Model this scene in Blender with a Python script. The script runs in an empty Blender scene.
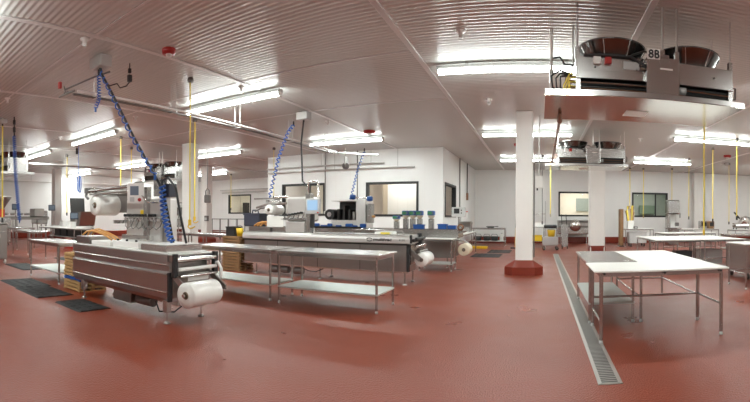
import bpy, bmesh, math, random
from mathutils import Vector, Matrix
random.seed(7)
sc = bpy.context.scene
COL = sc.collection
PI = math.pi
CEIL = 4.3

# ------------------------------------------------------------------ materials
def mat(name, col, rough=.5, metal=0., noise=0., nscale=8., bump=0., bscale=60., stretch=None, emit=None, rvar=0., spec=None, alpha=None):
    m = bpy.data.materials.new(name); m.use_nodes = True
    nt = m.node_tree; b = nt.nodes['Principled BSDF']
    b.inputs['Base Color'].default_value = (*col, 1); b.inputs['Roughness'].default_value = rough
    b.inputs['Metallic'].default_value = metal
    if spec is not None: b.inputs['Specular IOR Level'].default_value = spec
    if emit:
        b.inputs['Emission Color'].default_value = (*emit[0], 1); b.inputs['Emission Strength'].default_value = emit[1]
    if noise or bump or rvar:
        tc = nt.nodes.new('ShaderNodeTexCoord'); mp = nt.nodes.new('ShaderNodeMapping')
        nt.links.new(tc.outputs['Object'], mp.inputs['Vector'])
        if stretch: mp.inputs['Scale'].default_value = stretch
        n = nt.nodes.new('ShaderNodeTexNoise'); n.inputs['Scale'].default_value = nscale; n.inputs['Detail'].default_value = 4
        nt.links.new(mp.outputs['Vector'], n.inputs['Vector'])
        if noise:
            r = nt.nodes.new('ShaderNodeMapRange')
            r.inputs['To Min'].default_value = 1 - noise; r.inputs['To Max'].default_value = 1 + noise
            nt.links.new(n.outputs['Fac'], r.inputs['Value'])
            x = nt.nodes.new('ShaderNodeMix'); x.data_type = 'RGBA'; x.blend_type = 'MULTIPLY'
            x.inputs['Factor'].default_value = 1; x.inputs['A'].default_value = (*col, 1)
            nt.links.new(r.outputs['Result'], x.inputs['B']); nt.links.new(x.outputs['Result'], b.inputs['Base Color'])
        if rvar:
            r = nt.nodes.new('ShaderNodeMapRange')
            r.inputs['From Min'].default_value = .3; r.inputs['From Max'].default_value = .7
            r.inputs['To Min'].default_value = max(.03, rough - rvar); r.inputs['To Max'].default_value = rough + rvar
            nt.links.new(n.outputs['Fac'], r.inputs['Value']); nt.links.new(r.outputs['Result'], b.inputs['Roughness'])
        if bump:
            n2 = nt.nodes.new('ShaderNodeTexNoise'); n2.inputs['Scale'].default_value = bscale; n2.inputs['Detail'].default_value = 3
            nt.links.new(mp.outputs['Vector'], n2.inputs['Vector'])
            bp = nt.nodes.new('ShaderNodeBump'); bp.inputs['Strength'].default_value = bump; bp.inputs['Distance'].default_value = .01
            nt.links.new(n2.outputs['Fac'], bp.inputs['Height']); nt.links.new(bp.outputs['Normal'], b.inputs['Normal'])
    return m

M = {}
M['floor'] = mat('red_epoxy', (.20, .034, .0125), .31, noise=.07, nscale=1.2, bump=.9, bscale=60, rvar=.04, spec=.38)
M['ceil'] = mat('ceiling_panel', (.60, .61, .585), .25, spec=.5)
M['seam'] = mat('seam_strip', (.66, .655, .64), .35)
M['wall'] = mat('wall_panel', (.86, .86, .84), .30, noise=.03, nscale=1.5)
M['col'] = mat('column_wrap', (.84, .82, .78), .45, noise=.03, nscale=3)
M['curb'] = mat('red_curb', (.20, .026, .012), .28, noise=.15, nscale=3, bump=.1, bscale=40)
M['steel'] = mat('stainless', (.50, .49, .475), .25, 1., noise=.04, nscale=4)
M['bright'] = mat('stainless_bright', (.74, .72, .70), .2, 1., noise=.03, nscale=4)
M['dull'] = mat('stainless_dull', (.38, .36, .34), .32, 1., noise=.06, nscale=4)
M['top'] = mat('steel_top', (.72, .72, .71), .25, 1., noise=.05, nscale=4)
M['shelf'] = mat('galvanised', (.56, .60, .57), .42, .6, noise=.10, nscale=9)
M['board'] = mat('cutting_board', (.80, .79, .745), .42, noise=.05, nscale=4)
M['white'] = mat('white_plastic', (.82, .81, .78), .4)
M['black'] = mat('black_rubber', (.018, .018, .019), .5)
M['mat'] = mat('rubber_mat', (.012, .013, .014), .62, bump=.5, bscale=30)
M['dark'] = mat('dark_metal', (.05, .047, .045), .42, .6)
M['iron'] = mat('grey_iron', (.20, .19, .18), .4, .7)
M['grey'] = mat('grey_enamel', (.52, .52, .51), .42, .15)
M['blue'] = mat('blue_plastic', (.015, .09, .34), .35)
M['coil'] = mat('blue_hose', (.018, .11, .45), .3)
M['navy'] = mat('dark_blue_plastic', (.035, .04, .065), .45)
M['yellow'] = mat('yellow_cable', (.88, .70, .10), .45)
M['yplastic'] = mat('yellow_plastic', (.80, .52, .02), .4)
M['red'] = mat('red_plastic', (.42, .018, .015), .35)
M['orange'] = mat('orange_rubber', (.60, .28, .07), .45, noise=.2, nscale=20)
M['film'] = mat('film_roll', (.80, .79, .75), .22, noise=.05, nscale=2, stretch=(1, 12, 1))
M['panelsteel'] = mat('brushed_panel', (.46, .44, .43), .28, 1., noise=.05, nscale=2.5)
M['fascia'] = mat('fascia_steel', (.80, .785, .76), .36, .8, noise=.03, nscale=3)
M['core'] = mat('cardboard_core', (.20, .14, .09), .7)
M['amber'] = mat('amber_film', (.74, .66, .50), .3)
M['wood'] = mat('wood_slat', (.50, .31, .13), .65, noise=.3, nscale=7, stretch=(1, 8, 8))
M['brown'] = mat('brown_slat', (.27, .15, .065), .6, noise=.3, nscale=7)
M['copper'] = mat('brown_pipe', (.26, .14, .09), .38, .7)
M['green'] = mat('green_panel', (.05, .22, .10), .4)
M['sage'] = mat('sage_board', (.20, .27, .20), .6)
M['shroud'] = mat('shroud_steel', (.16, .16, .155), .22, 1.)
M['mirror'] = mat('polished_tray', (.62, .59, .56), .13, 1.)
M['grate'] = mat('grate_steel', (.50, .48, .45), .34, .7)
M['screen'] = mat('lcd_screen', (.1, .2, .3), .2, emit=((.36, .50, .68), .62))
M['lcd'] = mat('grey_lcd', (.16, .20, .25), .2)
M['lamp'] = mat('lamp_lens', (.9, .9, .9), .4, emit=((.95, 1.0, .98), 15.))
M['lamp'].cycles.emission_sampling = 'NONE'
M['cream'] = mat('cream_wall', (.80, .76, .68), .6, noise=.05, nscale=2)
M['tan'] = mat('tan_cloth', (.52, .38, .18), .8, noise=.3, nscale=12)
M['galv'] = mat('conduit', (.55, .54, .52), .35, .8)
M['fin'] = mat('coil_fins', (.045, .045, .045), .4, .5)
M['kraft'] = mat('kraft_board', (.55, .47, .36), .7)
M['office'] = mat('office_grey', (.30, .35, .33), .6)
gl = bpy.data.materials.new('window_glass'); gl.use_nodes = True
_b = gl.node_tree.nodes['Principled BSDF']
_b.inputs['Transmission Weight'].default_value = 1; _b.inputs['Roughness'].default_value = 0.02
_b.inputs['IOR'].default_value = 1.05; _b.inputs['Base Color'].default_value = (.93, .95, .93, 1)
M['glass'] = gl

# ------------------------------------------------------------------ mesh builder
LAST = [None]
class G:
    def __init__(s): s.v = []; s.f = []; s.s = []
    def add(s, vs, fs, smooth=False):
        n = len(s.v); s.v += [tuple(p) for p in vs]
        s.f += [tuple(i + n for i in f) for f in fs]; s.s += [smooth] * len(fs); return s
    def box(s, x0, y0, z0, x1, y1, z1, c=0.):
        if x0 > x1: x0, x1 = x1, x0
        if y0 > y1: y0, y1 = y1, y0
        if z0 > z1: z0, z1 = z1, z0
        c = min(c, .45 * min(x1 - x0, y1 - y0, z1 - z0))
        if c <= 0:
            vs = [(x, y, z) for z in (z0, z1) for y in (y0, y1) for x in (x0, x1)]
            return s.add(vs, [(0, 2, 3, 1), (4, 5, 7, 6), (0, 1, 5, 4), (2, 6, 7, 3), (0, 4, 6, 2), (1, 3, 7, 5)])
        bm = bmesh.new()
        vs = [bm.verts.new((x, y, z)) for z in (z0, z1) for y in (y0, y1) for x in (x0, x1)]
        for f in [(0, 2, 3, 1), (4, 5, 7, 6), (0, 1, 5, 4), (2, 6, 7, 3), (0, 4, 6, 2), (1, 3, 7, 5)]:
            bm.faces.new([vs[i] for i in f])
        bmesh.ops.bevel(bm, geom=list(bm.edges), offset=c, segments=1, affect='EDGES', profile=.5)
        bm.verts.index_update()
        s.add([v.co[:] for v in bm.verts], [[v.index for v in f.verts] for f in bm.faces]); bm.free(); return s
    def cyl(s, p0, p1, r, r2=None, n=12, cap=True):
        p0, p1 = Vector(p0), Vector(p1); r2 = r if r2 is None else r2
        d = (p1 - p0).normalized(); a = Vector((0, 0, 1)) if abs(d.z) < .9 else Vector((1, 0, 0))
        u = d.cross(a).normalized(); w = d.cross(u)
        vs = []
        for p, q in ((p0, r), (p1, r2)):
            for i in range(n):
                t = 2 * PI * i / n; vs.append(p + (u * math.cos(t) + w * math.sin(t)) * q)
        s.add(vs, [(i, (i + 1) % n, n + (i + 1) % n, n + i) for i in range(n)], n >= 8)
        if cap: s.add(vs[:n], [tuple(range(n - 1, -1, -1))]); s.add(vs[n:], [tuple(range(n))])
        return s
    def tube(s, pts, r, n=8, closed=False):
        pts = [Vector(p) for p in pts]; vs = []; u = None; N = len(pts)
        for i, p in enumerate(pts):
            if closed: d = pts[(i + 1) % N] - pts[i - 1]
            else: d = pts[min(i + 1, N - 1)] - pts[max(i - 1, 0)]
            d.normalize()
            if u is None:
                a = Vector((0, 0, 1)) if abs(d.z) < .9 else Vector((1, 0, 0)); u = d.cross(a).normalized()
            else:
                u = (u - d * u.dot(d))
                u = u.normalized() if u.length > 1e-6 else d.orthogonal().normalized()
            w = d.cross(u)
            for k in range(n):
                t = 2 * PI * k / n; vs.append(p + (u * math.cos(t) + w * math.sin(t)) * r)
        fs = []
        for i in range(N if closed else N - 1):
            j = (i + 1) % N
            for k in range(n):
                fs.append((i * n + k, i * n + (k + 1) % n, j * n + (k + 1) % n, j * n + k))
        s.add(vs, fs, True)
        if not closed:
            s.add(vs[:n], [tuple(range(n - 1, -1, -1))]); s.add(vs[-n:], [tuple(range(n))])
        return s
    def lathe(s, prof, c=(0, 0, 0), axis='z', n=24):
        vs = []
        for r, h in prof:
            for i in range(n):
                t = 2 * PI * i / n; a, b = r * math.cos(t), r * math.sin(t)
                p = {'z': (a, b, h), 'y': (a, h, b), 'x': (h, a, b)}[axis]
                vs.append((p[0] + c[0], p[1] + c[1], p[2] + c[2]))
        fs = [(j * n + i, j * n + (i + 1) % n, (j + 1) * n + (i + 1) % n, (j + 1) * n + i) for j in range(len(prof) - 1) for i in range(n)]
        return s.add(vs, fs, True)
    def prism(s, prof, a, b, axis='x'):
        n = len(prof)
        def p(u, v, h): return {'x': (h, u, v), 'y': (u, h, v), 'z': (u, v, h)}[axis]
        vs = [p(u, v, a) for u, v in prof] + [p(u, v, b) for u, v in prof]
        return s.add(vs, [(i, (i + 1) % n, n + (i + 1) % n, n + i) for i in range(n)] + [tuple(range(n - 1, -1, -1)), tuple(range(n, 2 * n))])
    def helix(s, pts, R, pitch, r, n=5, per=9):
        pts = [Vector(p) for p in pts]
        seg = [(pts[i + 1] - pts[i]).length for i in range(len(pts) - 1)]; L = sum(seg)
        N = int(L / pitch * per); out = []; u = None
        for k in range(N + 1):
            t = L * k / N; i = 0
            while i < len(seg) - 1 and t > seg[i]: t -= seg[i]; i += 1
            d = (pts[i + 1] - pts[i]).normalized(); p = pts[i] + d * t
            a = Vector((0, 1, 0)); u = (a - d * a.dot(d)).normalized(); w = d.cross(u)
            q = 2 * PI * k / per; out.append(p + (u * math.cos(q) + w * math.sin(q)) * R)
        return s.tube(out, r, n)
    def obj(s, name, material, parent=None, loc=None, world=False):
        me = bpy.data.meshes.new(name)
        off = Vector((0, 0, 0))
        if world and parent is not None:
            off = Vector(parent.location)
            if parent.parent is not None: off = off + Vector(parent.parent.location)
        if world and parent is None and loc is not None: off = Vector(loc)
        me.from_pydata([tuple(Vector(p) - off) for p in s.v], [], s.f)
        me.polygons.foreach_set('use_smooth', s.s)
        bm = bmesh.new(); bm.from_mesh(me); bmesh.ops.recalc_face_normals(bm, faces=bm.faces); bm.to_mesh(me); bm.free()
        me.materials.append(M[material] if isinstance(material, str) else material)
        o = bpy.data.objects.new(name, me); COL.objects.link(o)
        LAST[0] = o
        if parent is not None: o.parent = parent
        elif loc is not None: o.location = loc
        return o

def thing(name, label, cat, loc=(0, 0, 0), group=None, rz=0.):
    o = bpy.data.objects.new(name, None); o.empty_display_size = .1; COL.objects.link(o)
    o.location = loc; o.rotation_euler = (0, 0, rz); o['label'] = label; o['category'] = cat
    if group: o['group'] = group
    return o
def tag(o, label, cat, group=None):
    o['label'] = label; o['category'] = cat
    if group: o['group'] = group
    return o
def struct(o): o['kind'] = 'structure'; return o
def kids(o): return [c for c in bpy.data.objects if c.parent == o]
def dup(root, loc, label, group=None, rz=None):
    r = root.copy(); COL.objects.link(r); r.location = loc; r['label'] = label
    if group: r['group'] = group
    if rz is not None: r.rotation_euler = (0, 0, rz)
    for ch in root.children:
        c = ch.copy(); COL.objects.link(c); c.parent = r
        for g in ch.children:
            d = g.copy(); COL.objects.link(d); d.parent = c
    return r
def refresh(): bpy.context.view_layer.update()

def text_mesh(body, size, name, material, parent, loc, rot=(PI / 2, 0, 0), bold=0., shear=0., sx=1.):
    cu = bpy.data.curves.new('txt', 'FONT'); cu.body = body; cu.size = size; cu.extrude = .0015; cu.offset = bold; cu.shear = shear
    cu.align_x = 'LEFT'; cu.align_y = 'BOTTOM_BASELINE'
    t = bpy.data.objects.new('txt', cu); COL.objects.link(t); refresh()
    me = bpy.data.meshes.new_from_object(t.evaluated_get(bpy.context.evaluated_depsgraph_get()))
    bpy.data.objects.remove(t); bpy.data.curves.remove(cu)
    me.materials.clear(); me.materials.append(M[material]); me.name = name
    me.transform(Matrix.Diagonal((sx, 1, 1, 1)))
    o = bpy.data.objects.new(name, me); COL.objects.link(o); o.parent = parent; o.location = loc; o.rotation_euler = rot
    return o

def area(name, parent, loc, sx, sy, power, col=(.915, 1.0, .965)):
    l = bpy.data.lights.new(name, 'AREA'); l.shape = 'RECTANGLE'; l.size = sx; l.size_y = sy; l.energy = power; l.color = col
    o = bpy.data.objects.new(name, l); COL.objects.link(o); o.parent = parent; o.location = loc; return o

# ------------------------------------------------------------------ room shell
XL, XR, YF, YB = -26.5, 15.0, -6.0, 25.5
struct(G().box(XL - .2, YF - .2, -.2, XR + .2, YB + .2, 0).obj('floor', 'floor'))
# ribbed ceiling: shallow waves that run along X
g = G(); per, seg, amp = .10, 8, .0042
n = int((YB - YF + .4) / per * seg); vs = []
for i in range(n + 1):
    y = YF - .2 + per * i / seg; z = CEIL + amp * math.cos(2 * PI * i / seg)
    vs += [(XL - .2, y, z), (XR + .2, y, z)]
g.add(vs, [(2 * i, 2 * i + 1, 2 * i + 3, 2 * i + 2) for i in range(n)], True)
g.box(XL - .2, YF - .2, CEIL + .02, XR + .2, YB + .2, CEIL + .12)
ce = g.obj('ceiling', 'ceil'); struct(ce)
for k, X in enumerate((-16.5, -12.93, -9.3, -5.8, -2.12, 1.45, 5.0, 8.6)):
    struct(G().box(X - .05, YF, CEIL - .018, X + .05, YB, CEIL + .01, .004).obj('trim_%d' % (k + 1), 'seam'))
for k, (Y, a, b) in enumerate(((3.5, XL, -2.2), (7.0, XL, -2.2), (10.0, XL, -2.2), (4.75, -2.0, 8.))):
    struct(G().box(a, Y - .018, CEIL - .010, b, Y + .018, CEIL + .01).obj('trim_%d' % (k + 20), 'seam'))

def wall_with_holes(name, axis, pos, thick, a, b, holes, z1=CEIL, material='wall'):
    """wall in the plane axis=pos, from a to b along the other axis; holes = (u0,u1,z0,z1)"""
    g = G()
    def bx(u0, u1, z0, z1_):
        if u1 - u0 < 1e-4 or z1_ - z0 < 1e-4: return
        if axis == 'y': g.box(u0, pos, z0, u1, pos + thick, z1_)
        else: g.box(pos, u0, z0, pos + thick, u1, z1_)
    us = sorted(set([a, b] + [h[0] for h in holes] + [h[1] for h in holes]))
    for u0, u1 in zip(us[:-1], us[1:]):
        hs = [h for h in holes if h[0] <= u0 + 1e-5 and h[1] >= u1 - 1e-5]
        if not hs: bx(u0, u1, 0, z1)
        else: bx(u0, u1, 0, hs[0][2]); bx(u0, u1, hs[0][3], z1)
    return struct(g.obj(name, material))
W = {1: (-22.25, -20.05, 1.68, 3.1), 2: (1.1, 3.35, 1.58, 3.0), 3: (5.5, 7.7, 1.56, 3.0), 4: (-11.4, -9.15, 1.54, 2.96), 5: (-7.15, -4.88, 1.52, 2.92), 6: (17.25, 19.5, 1.5, 2.9)}
wall_with_holes('wall_back', 'y', YB, .18, XL, XR, [W[1], W[2], W[3]])
wall_with_holes('wall_left', 'x', XL - .18, .18, YF, YB, [])
wall_with_holes('wall_right', 'x', XR, .18, YF, YB, [])
wall_with_holes('wall_front', 'y', YF - .18, .18, XL, XR, [])
wall_with_holes('wall_office_front', 'y', 16.9, .14, -12.25, -3.85, [W[4], W[5]])
wall_with_holes('wall_office_side', 'x', -3.99, .14, 17.04, YB, [W[6]])
wall_with_holes('wall_office_west', 'x', -12.25, .14, 17.04, YB, [])
struct(G().box(9.3, YB - .45, 0, 9.98, YB, CEIL).obj('pilaster', 'col'))
# panel joints on the walls
g = G()
for x in [XL + 1.2 * i for i in range(1, 34)]:
    if not (-12.3 < x < -3.8) and not any(w[0] - .1 < x < w[1] + .1 for w in (W[1], W[2], W[3])): g.box(x - .006, YB - .004, .4, x + .006, YB + .01, CEIL)
struct(g.obj('trim_31', 'col'))
g = G()
for x in (-8.6, -7.9, -4.6, -11.75): g.box(x - .006, 16.896, .4, x + .006, 16.91, CEIL)
struct(g.obj('trim_32', 'col'))
# red curbs
struct(G().box(-3.85, YB - .30, 0, XR, YB, .36, .03).obj('baseboard_back', 'curb'))
struct(G().box(XL, YB - .30, 0, -12.25, YB, .36, .03).obj('baseboard_rear', 'curb'))
struct(G().box(XL, YF, 0, XL + .30, YB - .3, .40, .03).obj('baseboard_left', 'curb'))
struct(G().box(-12.5, 16.72, 0, -3.72, 16.9, .22, .02).obj('baseboard_office', 'curb'))
struct(G().box(-3.85, 16.9, 0, -3.72, YB - .3, .22, .02).obj('baseboard_side', 'curb'))

def window(n, axis, pos, w, mull=()):
    u0, u1, z0, z1 = w; fw = .075
    g = G()
    def bx(a, b, c, d, e0=-.03, e1=.17):
        if axis == 'y': g.box(a, pos + e0, c, b, pos + e1, d, .004)
        else: g.box(pos + e0, a, c, pos + e1, b, d, .004)
    bx(u0 - .02, u0 + fw, z0 - .02, z1 + .02); bx(u1 - fw, u1 + .02, z0 - .02, z1 + .02)
    bx(u0 + fw, u1 - fw, z0 - .02, z0 + fw); bx(u0 + fw, u1 - fw, z1 - fw, z1 + .02)
    for m_ in mull: bx(m_ - .03, m_ + .03, z0 + fw, z1 - fw, -.01, .1)
    o = struct(g.obj('window_%d' % n, 'black'))
    g = G()
    if axis == 'y': g.box(u0 + fw, pos + .06, z0 + fw, u1 - fw, pos + .068, z1 - fw)
    else: g.box(pos + .06, u0 + fw, z0 + fw, pos + .068, u1 - fw, z1 - fw)
    g.obj('pane', 'glass', o)
    return o
window(1, 'y', YB, W[1]); window(2, 'y', YB, W[2]); window(3, 'y', YB, W[3], (6.95,))
window(4, 'y', 16.9, W[4]); window(5, 'y', 16.9, W[5]); window(6, 'x', -3.99, W[6])

# rooms behind the windows
M['officewall'] = mat('office_wall', (.42, .46, .41), .6, noise=.15, nscale=2)
def side_room(name, x0, x1, y0, y1, z1, lamp_label, wm='cream', pw=34):
    g = G(); t = .08
    g.box(x0, y1, 0, x1, y1 + t, z1); g.box(x0 - t, y0, 0, x0, y1 + t, z1); g.box(x1, y0, 0, x1 + t, y1 + t, z1)
    g.box(x0, y0, z1, x1, y1, z1 + t); g.box(x0, y0, -.1, x1, y1, 0)
    struct(g.obj(name, wm))
    cx, cy = (x0 + x1) / 2, (y0 + y1) / 2
    tag(G().box(cx - .6, cy - .12, z1 - .08, cx + .6, cy + .12, z1 - .01, .01).obj('ceiling_light', 'lamp2', loc=(cx, cy, z1), world=True), lamp_label, 'light')
    area('lamp_light', LAST[0], (0, 0, -.09), 1.15, .22, pw, (1., .97, .92))
M['lamp2'] = mat('office_lamp', (.9, .9, .9), .4, emit=((1., .97, .92), 6.))
M['lamp2'].cycles.emission_sampling = 'NONE'
side_room('wall_room_west', -23.6, -18.9, 25.7, 28.6, 3.5, 'ceiling lamp of the cream room behind the far back window')
side_room('wall_room_east', .3, 4.3, 25.7, 28.4, 3.5, 'ceiling lamp behind the window over the long steel trough')
side_room('wall_room_office', 4.7, 8.8, 25.7, 29.2, 3.5, 'ceiling lamp inside the office with the divided window', 'officewall', 30)
# office room interior
struct(G().box(-11.9, 20.4, 0, -4.0, 20.48, CEIL - .05).obj('wall_partition', 'cream'))
struct(G().box(-11.9, 17.05, 3.6, -4.0, 20.4, 3.66).obj('ceiling_office', 'cream'))
for x, lb in ((-6.0, 'ceiling lamp behind the widest office window'), (-10.2, 'ceiling lamp behind the office window beside the packaging tower')):
    tag(G().box(x - .6, 17.7, 3.5, x + .6, 17.95, 3.59, .01).obj('ceiling_light', 'lamp2', loc=(x, 17.8, 3.6), world=True), lb, 'light'); area('lamp_light', LAST[0], (0, .02, -.11), 1.15, .22, 30, (1., .97, .92))
cur = thing('strip_curtain', 'pale translucent strip curtain hung behind the wide office window', 'curtain', (-6.0, 18.6, 0))
for k in range(9):
    x = -1.05 + k * .24
    G().box(x, -.012 + .012 * (k % 2), .3, x + .235, -.004 + .012 * (k % 2), 3.2).obj('strip', 'kraft' if k in (0, 8) else 'white', cur)
G().box(-1.1, -.03, 3.2, 1.15, .03, 3.28).obj('rail', 'galv', cur)
# things seen through the back windows
tag(G().box(2.35, 28.30, 1.9, 3.6, 28.36, 2.75, .01).obj('wall_board', 'office'), 'grey green board on the cream wall behind the window above the trough', 'board')
tag(G().box(-20.9, 28.0, 0, -20.2, 28.5, 2.3, .02).obj('locker', 'iron'), 'dark tall locker seen through the far back window', 'locker')
tag(G().box(-22.9, 28.0, 0, -22.55, 28.5, 2.6, .02).obj('locker', 'dark'), 'narrow dark locker at the edge of the far back window', 'locker')
dk = thing('office_desk', 'brown desk seen through the divided office window', 'desk', (6.6, 28.2, 0))
G().box(-1.3, -.4, .98, 1.3, .4, 1.05, .01).obj('desktop', 'brown', dk)
for sx in (-1, 1): G().box(sx * 1.2 - .04, -.35, 0, sx * 1.2 + .04, .35, .98).obj('side_panel', 'brown', dk)
tag(G().box(6.3, 27.9, 1.05, 7.2, 28.3, 1.62, .02).obj('computer_monitor', 'navy').copy() and bpy.data.objects['computer_monitor'], 'dark monitor on the desk behind the divided office window', 'monitor')
tag(G().box(5.4, 29.0, 1.5, 6.2, 29.15, 2.2, .02).obj('wall_board', 'tan'), 'tan notice board behind the divided office window, beside the sage board', 'board')
tag(G().box(6.75, 29.0, 1.75, 7.9, 29.15, 2.35, .02).obj('wall_board', 'sage'), 'sage green notice board behind the divided office window, beside the tan board', 'board')

# ------------------------------------------------------------------ columns
def column(x, y, w, name, k=1.05, hh=(.21, .37)):
    h = w / 2
    o = struct(G().box(-h, -h, 0, h, h, CEIL, .015).obj(name, 'col', loc=(x, y, 0)))
    B = w * k; c = B * .42
    def oc(b, k): return [(-b, -b + k), (-b + k, -b), (b - k, -b), (b, -b + k), (b, b - k), (b - k, b), (-b + k, b), (-b, b - k)]
    p0 = oc(B, c); p1 = oc(h + .012, .03)
    vs = [(a, b, 0) for a, b in p0] + [(a, b, hh[0]) for a, b in p0] + [(a, b, hh[1]) for a, b in p1]
    fs = [(i, (i + 1) % 8, 8 + (i + 1) % 8, 8 + i) for i in range(8)] + [(8 + i, 8 + (i + 1) % 8, 16 + (i + 1) % 8, 16 + i) for i in range(8)] + [tuple(range(16, 24))]
    G().add(vs, fs).obj('column_base', 'curb', o)
    return o
column(-.42, 11.62, .45, 'column', 1.12); column(-12.25, 11.75, .46, 'column'); column(-17.2, 17.8, .46, 'column')
column(2.36, 18.0, .62, 'column', .58, (.25, .34)); column(-24.0, 11.8, .46, 'column')

# ------------------------------------------------------------------ trench drain
dr = thing('trench_drain', 'long narrow steel trench drain grating set into the red floor', 'drain', (.64, 10.8, 0))
y0, y1 = -6.95, 6.97
g = G()
for sx in (-1, 1): g.box(sx * .10 - .012 + sx * .0, y0, -.05, sx * .10 + .012, y1, .006)
g.box(-.11, y0, -.05, .11, y0 + .02, .006); g.box(-.11, y1 - .02, -.05, .11, y1, .006)
g.obj('frame', 'grate', dr)
G().box(-.09, y0, -.02, .09, y1, .0006).obj('channel', 'dark', dr)
y = y0 + .03; k = 0
while y < y1 - .2:
    L = min(1.15, y1 - .03 - y); g = G(); q = y
    for sx in (-.082, .082): g.box(sx - .006, y, .0008, sx + .006, y + L - .01, .005)
    while q < y + L - .02:
        g.box(-.078, q, .001, .078, q + .017, .0045); q += .046
    g.obj('grate', 'grate', dr); y += L; k += 1

# ------------------------------------------------------------------ strip lights
def make_light(label):
    t = thing('strip_light', label, 'light', (0, 0, 0), 'fluorescent strip lights on the ceiling')
    L = 1.45
    G().prism([(-.085, 4.175), (.085, 4.175), (.085, 4.215), (.06, 4.24), (-.06, 4.24), (-.085, 4.215)], -L, L, 'x').obj('housing', 'grey', t)
    pr = [(-.062, 4.174)] + [(.066 * math.cos(a), 4.155 + .06 * math.sin(a)) for a in [PI + PI * i / 10 for i in range(11)]] + [(.062, 4.174)]
    G().prism(pr, -L + .03, L - .03, 'x').obj('diffuser', 'lamp', t)
    for sx in (-1, 1):
        G().prism([(p[0] * 1.06, 4.174 + (p[1] - 4.174) * 1.05) for p in pr], sx * (L - .035), sx * (L + .01), 'x').obj('end_cap', 'white', t)
        G().box(sx * .9 - .02, -.02, 4.23, sx * .9 + .02, .02, CEIL + .01).obj('bracket', 'galv', t)
        for q in (-.3, .3): G().box(sx * .7 + q - .012, -.086, 4.15, sx * .7 + q + .012, .086, 4.19).obj('clip', 'galv', t)
    area('tube_light', t, (0, 0, 4.088), 2 * L - .1, .12, 100)
    for sy in (-1, 1):                               # light leaving the lens sideways
        q = area('tube_light', t, (0, sy * .092, 4.155), 2 * L - .1, .05, 9)
        q.rotation_euler = (sy * (PI / 2 + .42), 0, 0)
    return t
LX = [-24.8, -19.2, -12.88, -6.72, -.43, 5.85, 12.1]
names = {
 (0, 1): 'strip light over the far table with black floor mat',
 (0, 2): 'strip light hanging beyond the tilted blue coiled hose',
 (0, 3): 'strip light just behind the yellow cable reel, nearest light to the white column with hook',
 (0, 4): 'long strip light beside the big ceiling cooler marked with a number plate',
 (0, 0): 'strip light by the far wall above the grey wheeled machine',
 (0, 5): 'strip light beyond the big ceiling cooler, outside its drip tray',
 (1, 0): 'strip light behind the blue hose loop near the outer wall',
 (1, 1): 'strip light in the second row behind the packaging machine tower',
 (1, 2): 'strip light touching the white column with the yellow hook, second row',
 (1, 3): 'strip light in front of the white office wall with the red alarm on it',
 (1, 4): 'strip light passing behind the middle white column, second row',
 (1, 5): 'strip light above the white cutting tables, below the big drip tray corner',
 (1, 6): 'strip light beyond the last yellow cable, second row',
 (2, 0): 'small distant strip light by the outer wall, third row',
 (2, 1): 'distant strip light beside the pale rear column, third row',
 (2, 4): 'distant strip light behind the middle white column, by the back wall',
 (2, 5): 'distant strip light above the divided office window',
 (2, 6): 'distant strip light above the meat slicer table'}
proto = None
for r, Y in enumerate((7.72, 13.9, 20.2)):
    for c, X in enumerate(LX):
        if (r, c) not in names: continue
        if r == 0 and c == 1: X = -17.7
        if r == 0 and c == 0: continue
        if proto is None: proto = make_light(names[r, c]); proto.location = (X, Y, 0)
        else: dup(proto, (X, Y, 0), names[r, c])
# the same grid goes on over the camera side of the hall
for Y, row in ((1.55, 'straight over'),):
    for X, at in ((-19.2, 'beside the outer wall'), (-12.88, 'over the aisle of the mats'), (-6.72, 'before the near packaging machine'), (-.43, 'over the drain end'), (5.85, 'beyond the drain'), (12.1, 'by the far side wall')):
        dup(proto, (X, Y, 0), 'strip light of the row %s the viewpoint, %s' % (row, at))

# ------------------------------------------------------------------ tables
def table(label, x0, x1, y0, y1, h, top='top', shelf=None, legr=.021, stretch=None, bolts=False, group=None, name='work_table', apron=.05, inset=.05):
    cx, cy = (x0 + x1) / 2, (y0 + y1) / 2; a, b = (x1 - x0) / 2, (y1 - y0) / 2
    t = thing(name, label, 'table', (cx, cy, 0), group)
    th = .022 if top == 'board' else .035
    G().box(-a, -b, h - th, a, b, h, .004).obj('tabletop', top, t)
    lx, ly = a - inset, b - .05
    g = G(); zt = h - th - .001
    for s in (-1, 1):
        g.box(-lx, s * ly - .018, zt - apron, lx, s * ly + .018, zt); g.box(s * lx - .018, -ly, zt - apron, s * lx + .018, ly, zt)
    g.obj('frame', 'steel', t)
    for sx in (-1, 1):
        for sy in (-1, 1):
            lg = G().cyl((sx * lx, sy * ly, .045), (sx * lx, sy * ly, zt - apron + .01), legr, n=12).obj('leg', 'steel', t)
            G().lathe([(.001, 0), (.024, 0), (.024, .02), (.014, .05), (.001, .05)], (sx * lx, sy * ly, 0), n=10).obj('foot', 'grey', lg)
    if shelf is not None: G().box(-lx - .02, -ly - .02, shelf - .03, lx + .02, ly + .02, shelf, .004).obj('undershelf', 'shelf', t)
    for (ax, p, z) in stretch or ():
        g = G()
        if ax == 'x': g.cyl((-lx, p * ly, z), (lx, p * ly, z), .015, n=8)
        else: g.cyl((p * lx, -ly, z), (p * lx, ly, z), .015, n=8)
        g.obj('stretcher', 'steel', t)
    if bolts:
        for k in range(3):
            x = -a + .12 + k * (2 * a - .24) / 2
            G().cyl((x, -b - .012, h - th - .012), (x, -b + .01, h - th - .012), .014, n=8).obj('bolt', 'dark', t)
    return t
table('nearest long stainless table with grey undershelf, in front of the lettered packaging machine', -4.30, -2.40, 6.16, 7.02, .91, shelf=.30)
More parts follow.
